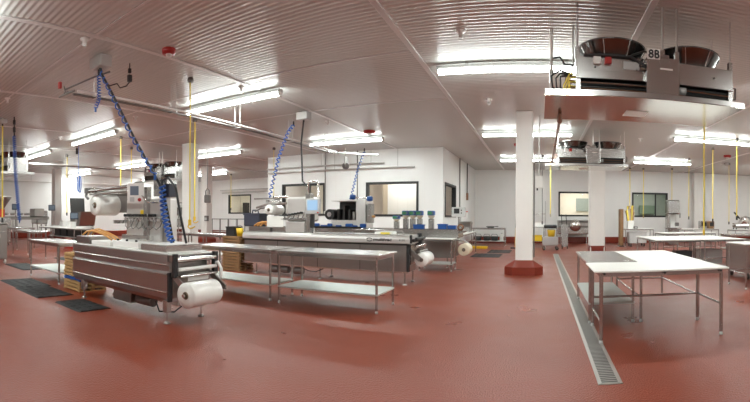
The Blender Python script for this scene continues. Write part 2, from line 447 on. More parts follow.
table('stainless table between the two packaging machines, end to end with a matching table', -6.38, -4.42, 6.2, 7.02, .91, shelf=.30)
table('stainless table behind the near packaging machine, ending at the slatted crate stack', -10.45, -8.55, 10.0, 10.8, .91, shelf=.28)
table('stainless table standing against the white column with the yellow hook', -12.4, -10.5, 10.0, 10.8, .91)
table('low stainless table with undershelf beside the wooden crate stack', -9.95, -8.3, 4.12, 4.95, .9, shelf=.27)
table('stainless table behind the low table, above the small floor mat', -15.2, -13.5, 5.6, 6.3, .95, apron=.04)
table('stainless table with white top in front of the far hopper machine', -19.5, -17.3, 6.6, 7.5, .95)
table('long pale table in the far corner behind the upright film roll', -20.5, -16.6, 9.0, 9.9, .92, top='board')
table('white table nearest the far corner column', -22.5, -18.8, 10.6, 11.4, .9, top='board', shelf=.35)
table('white topped table joined to the second packaging line beside its amber film roll', -3.35, -2.35, 11.55, 12.2, .9, top='board', shelf=.22)
table('white conveyor table running along the office side wall', -3.55, -2.62, 13.6, 18.0, .9, top='board', stretch=(('y', 1, .35), ('y', -1, .35)))
table('stainless table with black pans below, by the back wall', -3.55, -1.75, 22.0, 22.8, .95, shelf=.28)
# cutting tables
CUT = 'white cutting tables of the nearest island'
table('front white cutting table of the island beside the floor drain', .64, 2.36, 5.06, 6.02, .87, 'board', bolts=True, inset=.09, legr=.024, stretch=(('y', -1, .25), ('y', 1, .40), ('x', 1, .40)))
table('steel topped table with undershelf beside the drain, behind the front white cutting table', .66, 1.38, 6.05, 8.0, .875, 'top', shelf=.30)
table('white cutting table behind the front one, beside the steel topped table', 1.40, 2.38, 6.05, 8.1, .87, 'board', stretch=(('y', -1, .35), ('y', 1, .35), ('x', 1, .35)))
table('white cutting table of the second island, with the thick yellow cable over it', 3.3, 4.72, 12.0, 12.9, .86, 'board', bolts=True, stretch=(('x', -1, .3),))
table('white cutting table of the second island, on the wall side', 4.76, 6.15, 12.0, 12.9, .86, 'board', bolts=True, stretch=(('x', -1, .3),))
table('rear white table of the second island, on the column side', 3.3, 4.72, 12.94, 14.7, .86, 'board')
table('rear white table of the second island, next to the wall-side one', 4.76, 6.15, 12.94, 14.7, .86, 'board')
table('white table alone beyond the second island', 4.95, 7.35, 17.0, 18.4, .87, 'board', stretch=(('x', -1, .3),))
table('white table at the picture edge with a steel bin behind it', 4.12, 5.95, 8.05, 9.0, .96, 'board', stretch=(('y', -1, .32), ('x', 1, .32)))
table('white table by the back wall under the small boxed appliances', 7.2, 9.2, 20.9, 22.0, .93, 'board')
table('white table carrying the meat slicer', 9.4, 11.6, 19.5, 20.5, .93, 'board')
table('bare steel table in front of the meat slicer table', 7.2, 9.4, 15.4, 16.4, .86, 'top', shelf=.3)
table('white table by the back wall carrying the yellow rags', 4.35, 5.95, 22.0, 22.8, .93, 'board')

# ------------------------------------------------------------------ film rolls
def film_roll(label, x, y0, y1, z, r, m='film', core=.045):
    t = thing('film_roll', label, 'film roll', (x, (y0 + y1) / 2, z))
    h = (y1 - y0) / 2
    G().lathe([(core, -h), (r * .97, -h), (r, -h + .012), (r, h - .012), (r * .97, h), (core, h), (core, -h)], axis='y', n=40).obj('film', m, t)
    G().lathe([(core * .7, -h - .01), (core, -h - .01), (core, h + .01), (core * .7, h + .01), (core * .7, -h - .01)], axis='y', n=20).obj('core', 'core', t)
    G().cyl((0, -h - .05, 0), (0, h + .09, 0), core * .45, n=10).obj('shaft', 'bright', t)
    return t

# ------------------------------------------------------------------ near packaging machine
MX0, MX1, MY0, MY1 = -7.15, -4.47, 3.86, 4.70
m1 = thing('packaging_machine', 'near stainless film packaging machine with a tower and coiled blue hoses', 'packaging machine', (-5.8, 4.28, 0))
def P1(g, n, m_, p=None): return g.obj(n, m_, p or m1, world=True)
front = [(4.45, .30), (3.93, .30), (3.875, .36), (3.86, .44), (3.86, .70), (3.895, .73), (3.895, .80), (3.86, .83), (3.86, .955), (3.875, .97), (4.45, .97)]
P1(G().prism(front, MX0, MX1, 'x'), 'side_panel', 'panelsteel')
rear = [(4.45, .30), (4.45, .97), (4.69, .97), (4.70, .955), (4.70, .36), (4.66, .30)]
P1(G().prism(rear, MX0, MX1, 'x'), 'rear_panel', 'steel')
for z in (.45, .70, .825): P1(G().cyl((MX0, 3.857, z), (MX1, 3.857, z), .008, n=8), 'trim_rail', 'bright')
P1(G().box(MX1 - .002, 3.86, .32, MX1 + .035, 3.93, .72, .004), 'corner_post', 'black')
P1(G().box(MX1 + .10, 3.86, .66, MX1 + .15, 3.93, .98, .004), 'corner_post', 'black')
P1(G().box(MX1 + .10, 4.63, .66, MX1 + .16, 4.71, .98, .004), 'corner_post', 'black')
P1(G().box(MX1, 3.88, .86, MX1 + .12, 4.68, .965, .006), 'end_head', 'dull')
P1(G().box(MX1, 3.95, .36, MX1 + .02, 4.62, .84, .004), 'end_plate', 'dull')
P1(G().box(MX1 + .12, 3.94, .885, MX1 + .135, 4.62, .945, .003), 'guard_strip', 'navy')
P1(G().cyl((MX1 + .14, 3.90, .90), (MX1 + .14, 4.66, .90), .032, n=16), 'roller', 'bright')
P1(G().cyl((MX1 + .16, 3.92, .77), (MX1 + .16, 4.66, .77), .026, n=16), 'roller', 'white')
P1(G().cyl((MX1 + .20, 3.92, .68), (MX1 + .20, 4.62, .68), .018, n=12), 'roller', 'bright')
P1(G().prism([(MX1 - .01, .70), (MX1 + .06, .74), (MX1 + .40, .52), (MX1 + .40, .46), (MX1 + .33, .46)], 3.90, 3.925, 'y'), 'roll_arm', 'dull')
P1(G().prism([(MX1 - .01, .70), (MX1 + .06, .74), (MX1 + .40, .52), (MX1 + .40, .46), (MX1 + .33, .46)], 4.60, 4.625, 'y'), 'roll_arm', 'dull')
P1(G().tube([(MX1 + .12, 4.66, .80), (MX1 + .20, 4.66, .83), (MX1 + .27, 4.66, .74), (MX1 + .26, 4.66, .60)], .022, 8), 'lever', 'white')
P1(G().box(MX1 + .155, 4.1, .60, MX1 + .165, 4.5, .70), 'film_web', 'film')
def foot(x, y, top=.33):
    l = P1(G().box(x - .045, y - .045, .16, x + .045, y + .045, top, .004), 'leg', 'steel')
    P1(G().cyl((x, y, .03), (x, y, .18), .016, n=10), 'spindle', 'bright', l).location = (0, 0, 0)
    P1(G().lathe([(.001, 0), (.05, 0), (.05, .012), (.02, .04), (.001, .04)], (x, y, 0), n=16), 'foot', 'dull', l)
for x in (-6.84, -4.55):
    for y in (3.93, 4.60): foot(x, y)
P1(G().box(-6.0, 4.0, .12, -5.5, 4.4, .302, .01), 'drive_box', 'dull')
P1(G().cyl((-5.42, 4.1, .2), (-5.05, 4.1, .2), .075, n=16), 'motor', 'iron')
P1(G().box(-5.3, 4.35, .15, -4.8, 4.6, .302, .01), 'valve_box', 'white')
P1(G().tube([(-5.0, 4.1, .22), (-4.8, 4.0, .12), (-4.7, 4.2, .10), (-4.75, 4.5, .2), (-4.9, 4.6, .3)], .012, 6), 'cable', 'black')
# deck
P1(G().box(-7.12, 3.9, .97, -4.5, 4.66, .985), 'deck', 'white')
P1(G().box(-7.1, 3.90, .985, -6.62, 4.5, 1.12, .012), 'infeed_cover', 'dull')
P1(G().box(-6.58, 3.92, .985, -5.98, 4.6, 1.06, .01), 'tool_block', 'white')
P1(G().box(-5.95, 3.95, .985, -5.25, 4.58, 1.09, .012), 'sealing_plate', 'white')
for x in (-5.85, -5.6, -5.35): P1(G().cyl((x, 3.99, 1.07), (x, 3.99, 1.12), .02, n=10), 'clamp', 'black')
P1(G().box(-5.12, 3.90, .985, -4.55, 4.62, 1.08, .01), 'outfeed_cover', 'bright')
P1(G().box(-5.10, 3.93, 1.08, -4.58, 4.59, 1.092, .004), 'lid', 'white')
# tower
P1(G().box(-6.05, 4.30, .985, -5.15, 4.66, 1.76, .012), 'tower', 'fascia')
P1(G().box(-5.50, 4.24, .985, -5.40, 4.32, 1.95, .006), 'tower_post', 'steel')
P1(G().box(-5.10, 4.30, .985, -5.02, 4.40, 2.08, .006), 'tower_post', 'dull')
P1(G().box(-5.30, 4.28, 1.80, -4.98, 4.50, 2.05, .01), 'junction_box', 'steel')
P1(G().box(-5.03, 4.26, 1.78, -4.90, 4.42, 1.98, .008), 'control_box', 'navy')
for k in range(9):
    x = -6.0 + k * .095
    v = P1(G().cyl((x, 4.22, 1.50), (x, 4.28, 1.50), .024, n=10), 'valve', 'black')
    P1(G().cyl((x, 4.25, 1.43), (x, 4.25, 1.48), .012, n=8), 'fitting', 'bright', v)
P1(G().box(-6.08, 4.27, 1.40, -5.12, 4.31, 1.46, .004), 'manifold', 'bright')
for k in range(6):
    x = -6.0 + k * .15
    P1(G().tube([(x, 4.25, 1.43), (x + .03, 4.22, 1.33), (x + .10, 4.22, 1.28), (x + .16, 4.25, 1.33), (x + .18, 4.28, 1.42)], .009, 6), 'air_line', 'iron')
P1(G().box(-5.62, 4.27, 1.52, -5.45, 4.295, 1.585, .003), 'warning_plate', 'yplastic')
P1(G().box(-6.05, 4.20, 1.10, -5.30, 4.30, 1.18, .01), 'crossbar', 'bright')
# unwinding rollers over the tower
for x, z, r in ((-6.72, 1.95, .05), (-6.60, 1.89, .03)):
    P1(G().cyl((x, 4.0, z), (x, 4.75, z), r, n=16), 'roller', 'steel')
P1(G().tube([(-6.9, 4.02, 1.94), (-5.5, 4.02, 1.96)], .028, 10), 'roll_beam', 'steel')
P1(G().tube([(-6.8, 4.02, 1.88), (-5.6, 4.02, 1.89)], .018, 8), 'roll_beam', 'dull')
P1(G().tube([(-6.9, 4.02, 1.96), (-6.95, 4.02, 1.85), (-6.87, 4.02, 1.80)], .025, 8), 'roll_bracket', 'iron')
P1(G().box(-6.95, 3.98, 1.90, -6.83, 4.06, 2.0, .01), 'bearing', 'iron')
P1(G().box(-6.95, 4.70, 1.55, -5.9, 4.73, 2.0, .006), 'support_plate', 'dull')
P1(G().box(-6.1, 4.63, 1.0, -6.0, 4.73, 2.0, .006), 'roll_post', 'dull')
P1(G().box(-6.08, 4.05, 1.36, -6.02, 4.65, 1.42, .004), 'guide_bar', 'bright')
# screen on its arm
P1(G().tube([(-5.2, 4.30, 1.7), (-5.22, 4.12, 1.7), (-5.30, 4.06, 1.80), (-5.36, 4.06, 1.83)], .016, 8), 'screen_arm', 'bright')
rotz = -.75
def facing(g, c, ang):
    R_ = Matrix.Rotation(ang, 3, 'Z'); c = Vector(c)
    g.v = [tuple(R_ @ Vector(p) + c) for p in g.v]; return g
SC = (-5.38, 4.0, 1.83)
sp = P1(facing(G().box(-.13, -.03, -.15, .13, .03, .17, .01), SC, .85), 'control_panel', 'white')
P1(facing(G().box(-.085, -.034, -.02, .045, -.029, .12), SC, .85), 'screen', 'lcd', sp)
P1(facing(G().cyl((.06, -.05, -.09), (.06, -.028, -.09), .028, n=14), SC, .85), 'stop_button', 'red', sp)
P1(facing(G().box(-.09, -.033, -.12, -.02, -.029, -.05), SC, .85), 'keypad', 'grey', sp)
# hoses on the machine
film_roll('upper clear film roll on the near packaging machine tower', -6.68, 4.05, 4.50, 1.68, .185, core=.055)
film_roll('white film roll hanging low at the outfeed end of the near packaging machine', -4.08, 3.84, 4.38, .465, .165, core=.05)
oh = G()
for k in range(3):
    oh.tube([(-7.02 + .05 * k, 4.0 + .07 * k, 1.135), (-6.92 + .04 * k, 4.02 + .07 * k, 1.20 + .02 * k), (-6.7, 4.02 + .07 * k, 1.22 + .015 * k), (-6.45 + .04 * k, 4.05 + .06 * k, 1.18), (-6.3 + .04 * k, 4.08 + .06 * k, 1.13), (-6.2 + .05 * k, 4.1 + .05 * k, 1.08)], .017, 8)
tag(oh.obj('orange_hose', 'orange', loc=(-6.6, 4.1, 1.12), world=True), 'orange rubber hoses lying across the near packaging machine', 'hose')

# ------------------------------------------------------------------ lettered packaging machine
m2 = thing('packaging_machine', 'long stainless packaging machine with black lettering on its fascia', 'packaging machine', (-5.0, 9.33, 0))
def P2(g, n, m_, p=None): return g.obj(n, m_, p or m2, world=True)
X0, X1, Y0, Y1 = -7.3, -2.82, 8.95, 9.70
P2(G().box(X0 + .02, Y0 + .03, .27, X1 - .02, Y1 - .02, .88, .012), 'body', 'dull')
fas = [(Y0 + .02, .90), (Y0 - .02, .92), (Y0 - .02, 1.0), (Y0 + .0, 1.05), (Y0 + .06, 1.085), (Y1, 1.085), (Y1, .90)]
P2(G().prism(fas, X0, X1 + .06, 'x'), 'fascia', 'fascia')
P2(G().box(X0, Y0 + .01, .872, X1, Y0 + .05, .905), 'shadow_gap', 'dark')
for x in (-6.2, -5.05, -3.95): P2(G().box(x - .004, Y0 + .024, .29, x + .004, Y0 + .034, .87), 'panel_joint', 'dark')
P2(G().box(X0, Y0 + .02, .265, X1, Y0 + .045, .30), 'lower_rail', 'bright')
P2(G().box(X1 - .02, Y0 + .02, .30, X1 + .03, Y0 + .10, .90, .004), 'corner_post', 'black')
P2(G().box(X1 + .05, Y0 - .01, .92, X1 + .09, Y0 + .07, 1.10, .004), 'corner_post', 'black')
P2(G().box(X1 + .03, Y1 - .10, .80, X1 + .12, Y1, 1.12, .004), 'corner_post', 'black')
P2(G().cyl((X1 + .12, Y0 + .05, .98), (X1 + .12, Y1, .98), .035, n=16), 'roller', 'black')
P2(G().cyl((X1 + .18, Y0 + .05, 1.02), (X1 + .18, Y1, 1.02), .03, n=16), 'roller', 'black')
P2(G().cyl((X1 + .20, Y0 + .08, .86), (X1 + .20, Y1, .86), .03, n=16), 'roller', 'bright')
P2(G().cyl((X1 + .24, Y0 + .10, .74), (X1 + .24, Y1, .74), .022, n=12), 'roller', 'dull')
for y in (Y0 + .10, Y1 - .03):
    P2(G().prism([(X1 - .02, .72), (X1 + .06, .78), (X1 + .30, .60), (X1 + .30, .53), (X1 + .22, .53)], y, y + .025, 'y'), 'roll_arm', 'dull')
P2(G().box(X1 + .02, Y0 + .1, .45, X1 + .05, Y1 - .05, .9), 'end_plate', 'steel')
for x in (-6.9, -5.0, -2.9):
    for y in (Y0 + .08, Y1 - .08):
        lg = P2(G().cyl((x, y, .03), (x, y, .28), .02, n=10), 'leg', 'steel')
        P2(G().lathe([(.001, 0), (.05, 0), (.05, .012), (.02, .04), (.001, .04)], (x, y, 0), n=14), 'foot', 'dull', lg)
for x, r in ((-6.45, .10), (-6.15, .085), (-5.75, .095)):
    P2(G().cyl((x, 9.1, .16), (x + .22, 9.1, .16), r, n=18), 'motor', 'iron')
P2(G().tube([(-5.5, 9.0, .26), (-5.3, 8.98, .19), (-5.1, 8.98, .18), (-4.9, 9.0, .26)], .01, 6), 'cable', 'black')
# lettering on the fascia
fa = [o for o in kids(m2) if o.name.startswith('fascia')][0]
text_mesh('multivac', .092, 'lettering', 'black', fa, (1.385, 8.928 - 9.33, .965), bold=.003, shear=.15, sx=1.42)
text_mesh('R 535', .055, 'lettering', 'iron', fa, (2.0, 8.928 - 9.33, .968))
lg_ = G()
for a0, a1, rr in ((.3, 2.9, 1.), (3.4, 6.0, 1.)):
    pts = [(1.30 + .065 * math.cos(a0 + (a1 - a0) * i / 12), 8.926 - 9.33, .99 + .034 * math.sin(a0 + (a1 - a0) * i / 12)) for i in range(13)]
    lg_.tube(pts, .008, 6)
lg_.obj('emblem', 'black', fa)
# deck, hood and tower of the lettered machine
P2(G().box(X0 + .02, Y0 + .08, 1.085, X1 - .1, Y1 - .03, 1.10), 'deck', 'steel')
P2(G().box(-7.15, 9.0, 1.10, -6.45, 9.55, 1.22, .012), 'infeed_cover', 'dull')
P2(G().box(-6.40, 9.02, 1.10, -6.0, 9.5, 1.24, .012), 'tool_block', 'steel')
P2(G().box(-6.02, 9.05, 1.10, -5.45, 9.55, 1.36, .012), 'sealing_block', 'fascia')
P2(G().box(-6.05, 9.12, 1.36, -5.35, 9.6, 1.98, .05), 'tower_hood', 'fascia')
P2(G().box(-5.42, 9.02, 1.10, -5.28, 9.2, 2.05, .01), 'tower_post', 'steel')
P2(G().tube([(-5.36, 9.05, 2.0), (-5.36, 9.05, 2.28), (-5.30, 9.05, 2.34), (-5.14, 9.05, 2.34), (-5.08, 9.05, 2.28), (-5.08, 9.05, 1.85)], .03, 10), 'cable_riser', 'bright')
for k in range(8):
    x = -6.15 + k * .085
    P2(G().cyl((x, 9.02, 1.50 + .012 * k), (x, 9.10, 1.50 + .012 * k), .026, n=10), 'valve', 'black')
P2(G().box(-6.2, 9.06, 1.40, -5.45, 9.12, 1.45, .004), 'manifold', 'bright')
for k in range(5):
    x = -6.15 + k * .13
    P2(G().tube([(x, 9.04, 1.5), (x + .04, 9.0, 1.42), (x + .12, 9.0, 1.43), (x + .15, 9.04, 1.53)], .01, 6), 'air_line', 'iron')
P2(G().box(-7.02, 9.05, 1.93, -6.2, 9.12, 1.97, .008), 'roll_beam', 'dull')
P2(G().tube([(-6.95, 9.08, 1.72), (-6.6, 9.08, 1.80), (-6.0, 9.08, 1.82)], .03, 8), 'roll_beam', 'dull')
P2(G().tube([(-7.0, 9.08, 1.62), (-6.8, 9.08, 1.70), (-6.5, 9.08, 1.72)], .02, 8), 'roll_beam', 'iron')
P2(G().cyl((-6.55, 9.0, 1.88), (-6.55, 9.6, 1.88), .035, n=14), 'roller', 'bright')
P2(G().cyl((-6.3, 9.0, 1.98), (-5.9, 9.0, 1.98), .03, n=14), 'roller', 'bright')
P2(G().box(-6.75, 9.6, 1.1, -6.6, 9.66, 2.0, .006), 'roll_post', 'dull')
P2(G().box(-5.25, 9.0, 1.22, -5.20, 9.1, 1.6), 'screen_arm', 'black')
cp = P2(G().box(-5.34, 8.90, 1.55, -4.95, 8.97, 1.92, .012), 'control_panel', 'grey')
P2(G().box(-5.29, 8.895, 1.64, -5.01, 8.90, 1.88), 'screen', 'screen', cp)
P2(G().cyl((-5.0, 8.885, 1.585), (-5.0, 8.90, 1.585), .018, n=10), 'stop_button', 'red', cp)
P2(G().box(-3.65, 9.1, 1.10, -3.22, 9.4, 1.16, .01), 'warning_box', 'white')
P2(G().box(-3.50, 9.095, 1.105, -3.28, 9.099, 1.15), 'warning_plate', 'yellow')
P2(G().tube([(-4.2, 9.1, 1.11), (-4.15, 9.1, 1.2), (-3.0, 9.1, 1.2), (-2.95, 9.1, 1.11)], .012, 8), 'hood_rail', 'bright')
film_roll('white film roll at the outfeed end of the lettered packaging machine', X1 + .27, 9.10, 9.66, .56, .155)
film_roll('small white film roll high on the lettered packaging machine', -6.50, 9.0, 9.55, 1.66, .13)
tag(G().box(-6.55, 9.0, 1.225, -6.05, 9.02, 1.50).add([], []).obj('film_sheet', 'film', loc=(-6.3, 9.01, 1.225), world=True), 'white film sheet standing under the small film roll', 'film')
oh = G()
for k in range(3):
    oh.tube([(-7.0 + .10 * k, 9.06, 1.24), (-6.9 + .12 * k, 9.05, 1.30 + .02 * k), (-6.72 + .1 * k, 9.05, 1.35), (-6.62 + .08 * k, 9.1, 1.25)], .024, 8)
tag(oh.obj('orange_hose', 'orange', loc=(-6.8, 9.06, 1.22), world=True), 'orange hoses on the lettered packaging machine beside the black case', 'hose')
ca = thing('tool_case', 'dark blue-black plastic case sitting on the lettered packaging machine', 'case', (-7.12, 9.28, 1.222))
G().box(-.28, -.2, 0, .26, .2, .34, .03).obj('body', 'navy', ca)
G().box(-.29, -.21, .30, .27, .21, .35, .01).obj('lid', 'navy', ca)
G().tube([(-.12, 0, .35), (-.11, 0, .43), (.07, 0, .43), (.08, 0, .35)], .02, 8).obj('handle', 'navy', ca)

# ------------------------------------------------------------------ third line
m3 = thing('filling_line', 'third stainless line with open cabinet, behind the lettered packaging machine', 'packaging machine', (-4.9, 12.8, 0))
def P3(g, n, m_, p=None): return g.obj(n, m_, p or m3, world=True)
P3(G().box(-8.6, 12.4, .3, -2.5, 13.2, .86, .012), 'body', 'dull')
P3(G().box(-8.6, 12.36, .88, -2.35, 13.2, 1.14, .02), 'fascia', 'steel')
P3(G().box(-8.6, 12.39, .86, -2.4, 12.42, .885), 'gap_strip', 'dark')
for x in (-8.2, -5.5, -2.7):
    for y in (12.5, 13.1):
        lg = P3(G().cyl((x, y, .03), (x, y, .31), .022, n=10), 'leg', 'steel')
        P3(G().lathe([(.001, 0), (.05, 0), (.05, .012), (.02, .04), (.001, .04)], (x, y, 0), n=12), 'foot', 'dull', lg)
# open cabinet: shell of panels around a dark chamber
g = G()
g.box(-6.5, 12.45, 1.98, -5.3, 13.1, 2.03); g.box(-6.5, 13.06, 1.14, -5.3, 13.1, 1.98)
g.box(-5.62, 12.45, 1.14, -5.3, 13.06, 1.98); g.box(-6.5, 12.45, 1.14, -6.46, 13.06, 1.55); g.box(-6.46, 12.45, 1.14, -5.62, 13.06, 1.38)
cab = P3(g, 'cabinet', 'fascia')
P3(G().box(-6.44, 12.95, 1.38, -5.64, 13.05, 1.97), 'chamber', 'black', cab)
P3(G().cyl((-6.55, 12.42, 1.56), (-6.55, 12.9, 1.56), .17, n=24), 'drum', 'black')
P3(G().cyl((-6.55, 12.40, 1.56), (-6.55, 12.42, 1.56), .08, n=20), 'hub', 'steel')
for x in (-6.3, -6.1, -5.9, -5.75): P3(G().box(x - .04, 12.55, 1.38, x + .04, 12.9, 1.75 + .1 * math.sin(x * 9), .01), 'divider', 'dark' if x < -5.8 else 'dull')
P3(G().tube([(-5.7, 12.42, 2.10), (-5.15, 12.42, 2.06)], .02, 8), 'handle_bar', 'bright')
for x, z in ((-5.72, 2.11), (-5.14, 2.05)): P3(G().lathe([(.001, -.08), (.07, -.08), (.085, 0), (.07, .08), (.001, .08)], (x, 12.42, z), 'x', 14), 'knob', 'blue')
P3(G().box(-5.28, 12.5, 1.3, -5.12, 12.75, 1.9, .01), 'side_box', 'steel')
P3(G().cyl((-5.1, 12.55, 1.5), (-5.02, 12.55, 1.5), .04, n=10), 'signal_lamp', 'orange')
for k, x in enumerate((-7.4, -7.1, -6.85, -6.6, -6.3, -5.95, -5.7, -5.45)):
    P3(G().box(x, 12.34, 1.15, x + .16 + .04 * (k % 3), 12.44, 1.22 + .05 * (k % 2), .02), 'clamp', 'blue')
P3(G().box(-7.6, 12.34, 1.14, -5.4, 12.40, 1.18), 'belt_guard', 'dark')
P3(G().cyl((-2.3, 12.45, 1.08), (-2.3, 13.1, 1.08), .06, n=16), 'roller', 'steel')
P3(G().tube([(-2.5, 12.4, .85), (-2.2, 12.4, .80), (-2.05, 12.4, .72)], .03, 8), 'roll_arm', 'dull')
P3(G().lathe([(.05, -.02), (.1, -.02), (.1, .02), (.05, .02), (.05, -.02)], (-2.28, 12.33, 1.2), 'y', 18), 'clamp_ring', 'copper')
film_roll('amber film roll under the end of the third line', -2.12, 11.95, 12.5, .58, .17, 'amber', .05)
# filling heads: five counters with lit tops
fh = thing('filling_machine', 'x', 'filling machine', (-4.0, 12.6, 1.14), 'filling machines standing on the third line')
G().box(-.07, -.08, 0, .07, .08, .30, .01).obj('pedestal', 'steel', fh)
G().lathe([(.04, .30), (.10, .36), (.10, .40), (.04, .42)], n=14).obj('collar', 'kraft', fh)
hd = G().box(-.10, -.12, .40, .10, .09, .54, .02).obj('display_head', 'blue', fh)
G().box(-.085, -.125, .42, .04, -.119, .52).obj('screen', 'green', hd)
G().box(.05, -.125, .42, .09, -.119, .52).obj('keypad', 'lcd', hd)
hl = ['blue topped filling machine, nearest the open steel cabinet', 'blue topped filling machine, second from the open steel cabinet', 'blue topped filling machine, third from the open steel cabinet', 'blue topped filling machine, fourth from the open cabinet', 'blue topped filling machine nearest the office side wall, apart from its four neighbours']
for k, x in enumerate((-4.32, -4.02, -3.80, -3.58, -3.22)):
    if k == 0: fh.location = (x, 12.6, 1.14); fh['label'] = hl[0]; fh.scale = (1, 1, .72)
    else: d_ = dup(fh, (x, 12.6, 1.14), hl[k]); d_.scale = (1, 1, 1)
def bin_(label, x0, x1, y0, y1, z0, z1, m_='blue', name='plastic_bin', cat='bin'):
    t = thing(name, label, cat, ((x0 + x1) / 2, (y0 + y1) / 2, z0)); a, b, h = (x1 - x0) / 2, (y1 - y0) / 2, z1 - z0; w = .015
    g = G().box(-a, -b, 0, a, b, w); g.box(-a, -b, w, a, -b + w, h); g.box(-a, b - w, w, a, b, h); g.box(-a, -b + w, w, -a + w, b - w, h); g.box(a - w, -b + w, w, a, b - w, h)
    g.obj('body', m_, t)
    r = G(); q = .012
    r.box(-a - q, -b - q, h - .03, a + q, -b, h); r.box(-a - q, b, h - .03, a + q, b + q, h); r.box(-a - q, -b, h - .03, -a, b, h); r.box(a, -b, h - .03, a + q, b, h)
    r.obj('rim', m_, t); return t
bin_('blue bin in front of the blue topped filling machines', -3.72, -3.40, 12.38, 12.52, 1.141, 1.27)
bin_('blue bin lying by the end of the third line', -2.98, -2.72, 12.42, 12.62, 1.141, 1.29)
bin_('blue lumpy bin closest to the roller end of the third line', -2.68, -2.45, 12.42, 12.62, 1.141, 1.25)

# control cabinet on a post beside the office side wall
cb = thing('control_cabinet', 'grey control cabinet on a post beside the office side wall', 'control box', (-2.92, 15.4, .9))
G().cyl((0, 0, 0), (0, 0, .62), .03, n=10).obj('post', 'steel', cb)
b_ = G().box(-.24, -.12, .60, .24, .12, .95, .012).obj('box', 'grey', cb)
G().box(-.15, -.126, .72, .05, -.119, .90).obj('screen', 'black', b_)
for k in range(2): G().cyl((.12, -.14, .74 + .1 * k), (.12, -.119, .74 + .1 * k), .025, n=10).obj('button', 'dark', b_)
G().box(-.12, -.10, 0, .12, .10, .03, .005).obj('base', 'steel', cb)
sm = thing('sealing_press', 'small stainless sealing press at the far end of the conveyor table', 'machine', (-3.0, 17.3, .9))
G().box(-.25, -.25, 0, .25, .25, .22, .02).obj('body', 'steel', sm)
G().prism([(-.2, .22), (.22, .22), (.22, .42), (-.05, .40)], -.22, .22, 'x').obj('hood', 'dull', sm)
for sx in (-1, 1): G().cyl((sx * .26, -.1, .1), (sx * .26, .1, .38), .015, n=8).obj('hinge_arm', 'bright', sm)
# on and under the back table
dish = thing('dish_pan', 'black shallow dish on the steel table by the back wall', 'dish', (-2.55, 22.3, .951))
G().lathe([(.001, 0), (.16, 0), (.24, .07), (.25, .07), (.17, .012), (.001, .012)], n=20).obj('bowl', 'black', dish)
G().cyl((.24, 0, .06), (.40, 0, .07), .02, n=8).obj('handle', 'black', dish)
for k, (x, lb) in enumerate(((-3.2, 'black pan under the back steel table, closest to the office wall'), (-2.75, 'black pan in the middle under the back steel table'), (-2.35, 'black pan under the back steel table, next to the white jug'))):
    t = thing('stock_pan', lb, 'pan', (x, 22.35, .281), 'black pans under the back table')
    G().lathe([(.001, 0), (.16, 0), (.19, .22), (.20, .22), (.17, .015), (.001, .015)], n=18).obj('body', 'black', t)
    G().tube([(-.19, 0, .18), (-.12, 0, .33), (.12, 0, .33), (.19, 0, .18)], .012, 6).obj('handle', 'dark', t)
jg = thing('plastic_jug', 'white plastic jug under the back steel table', 'jug', (-1.98, 22.35, .281))
G().lathe([(.001, 0), (.10, 0), (.10, .26), (.04, .32), (.04, .36), (.001, .36)], n=16).obj('body', 'white', jg)
G().lathe([(.001, .36), (.045, .36), (.045, .40), (.001, .40)], n=12).obj('cap', 'grey', jg)
yt = thing('floor_tray', 'yellow plastic tray lying on the red floor beyond the mats', 'tray', (-2.95, 20.6, 0))
G().box(-.45, -.28, 0, .45, .28, .03, .008).obj('base', 'yplastic', yt)
G().box(-.45, -.28, .03, -.40, .28, .09, .008).add([], []).box(.40, -.28, .03, .45, .28, .09, .008).box(-.40, -.28, .03, .40, -.24, .09, .008).box(-.40, .24, .03, .40, .28, .09, .008).obj('rim', 'yplastic', yt)

# ------------------------------------------------------------------ floor mats
def fmat(label, x0, x1, y0, y1):
    t = thing('floor_mat', label, 'mat', ((x0 + x1) / 2, (y0 + y1) / 2, 0)); a, b = (x1 - x0) / 2, (y1 - y0) / 2
    g = G().prism([(-b, 0), (b, 0), (b - .05, .018), (-b + .05, .018)], -a, a, 'x'); nx, ny = max(2, int(2 * a / .16)), max(2, int(2 * b / .16))
    for i in range(nx):
        for j in range(ny):
            x = -a + .08 + (2 * a - .16) * i / (nx - 1); y = -b + .1 + (2 * b - .2) * j / (ny - 1)
            g.box(x - .05, y - .05, .017, x + .05, y + .05, .022)
    g.obj('mat_body', 'mat', t)
fmat('black rubber mat before the low table, on the side of the grey wheeled machine', -9.38, -8.29, 3.18, 3.98)
fmat('black rubber mat before the low table, on the packaging machine side', -8.27, -7.16, 3.13, 3.90)
fmat('black rubber mat under the edge of the near packaging machine', -6.7, -5.83, 3.26, 3.86)
fmat('black rubber mat beside the grey wheeled machine', -12.4, -10.9, 4.35, 5.1)
fmat('black rubber mat behind the low table in the distance', -13.6, -12.0, 6.55, 7.4)
fmat('black rubber mat near the amber film roll, the closer of two', -2.6, -1.5, 16.0, 17.5)
fmat('black rubber mat near the yellow tray, the farther of two', -2.55, -1.65, 18.0, 20.9) if False else fmat('black rubber mat by the yellow tray, the farther of two', -2.2, -1.25, 18.0, 19.6)

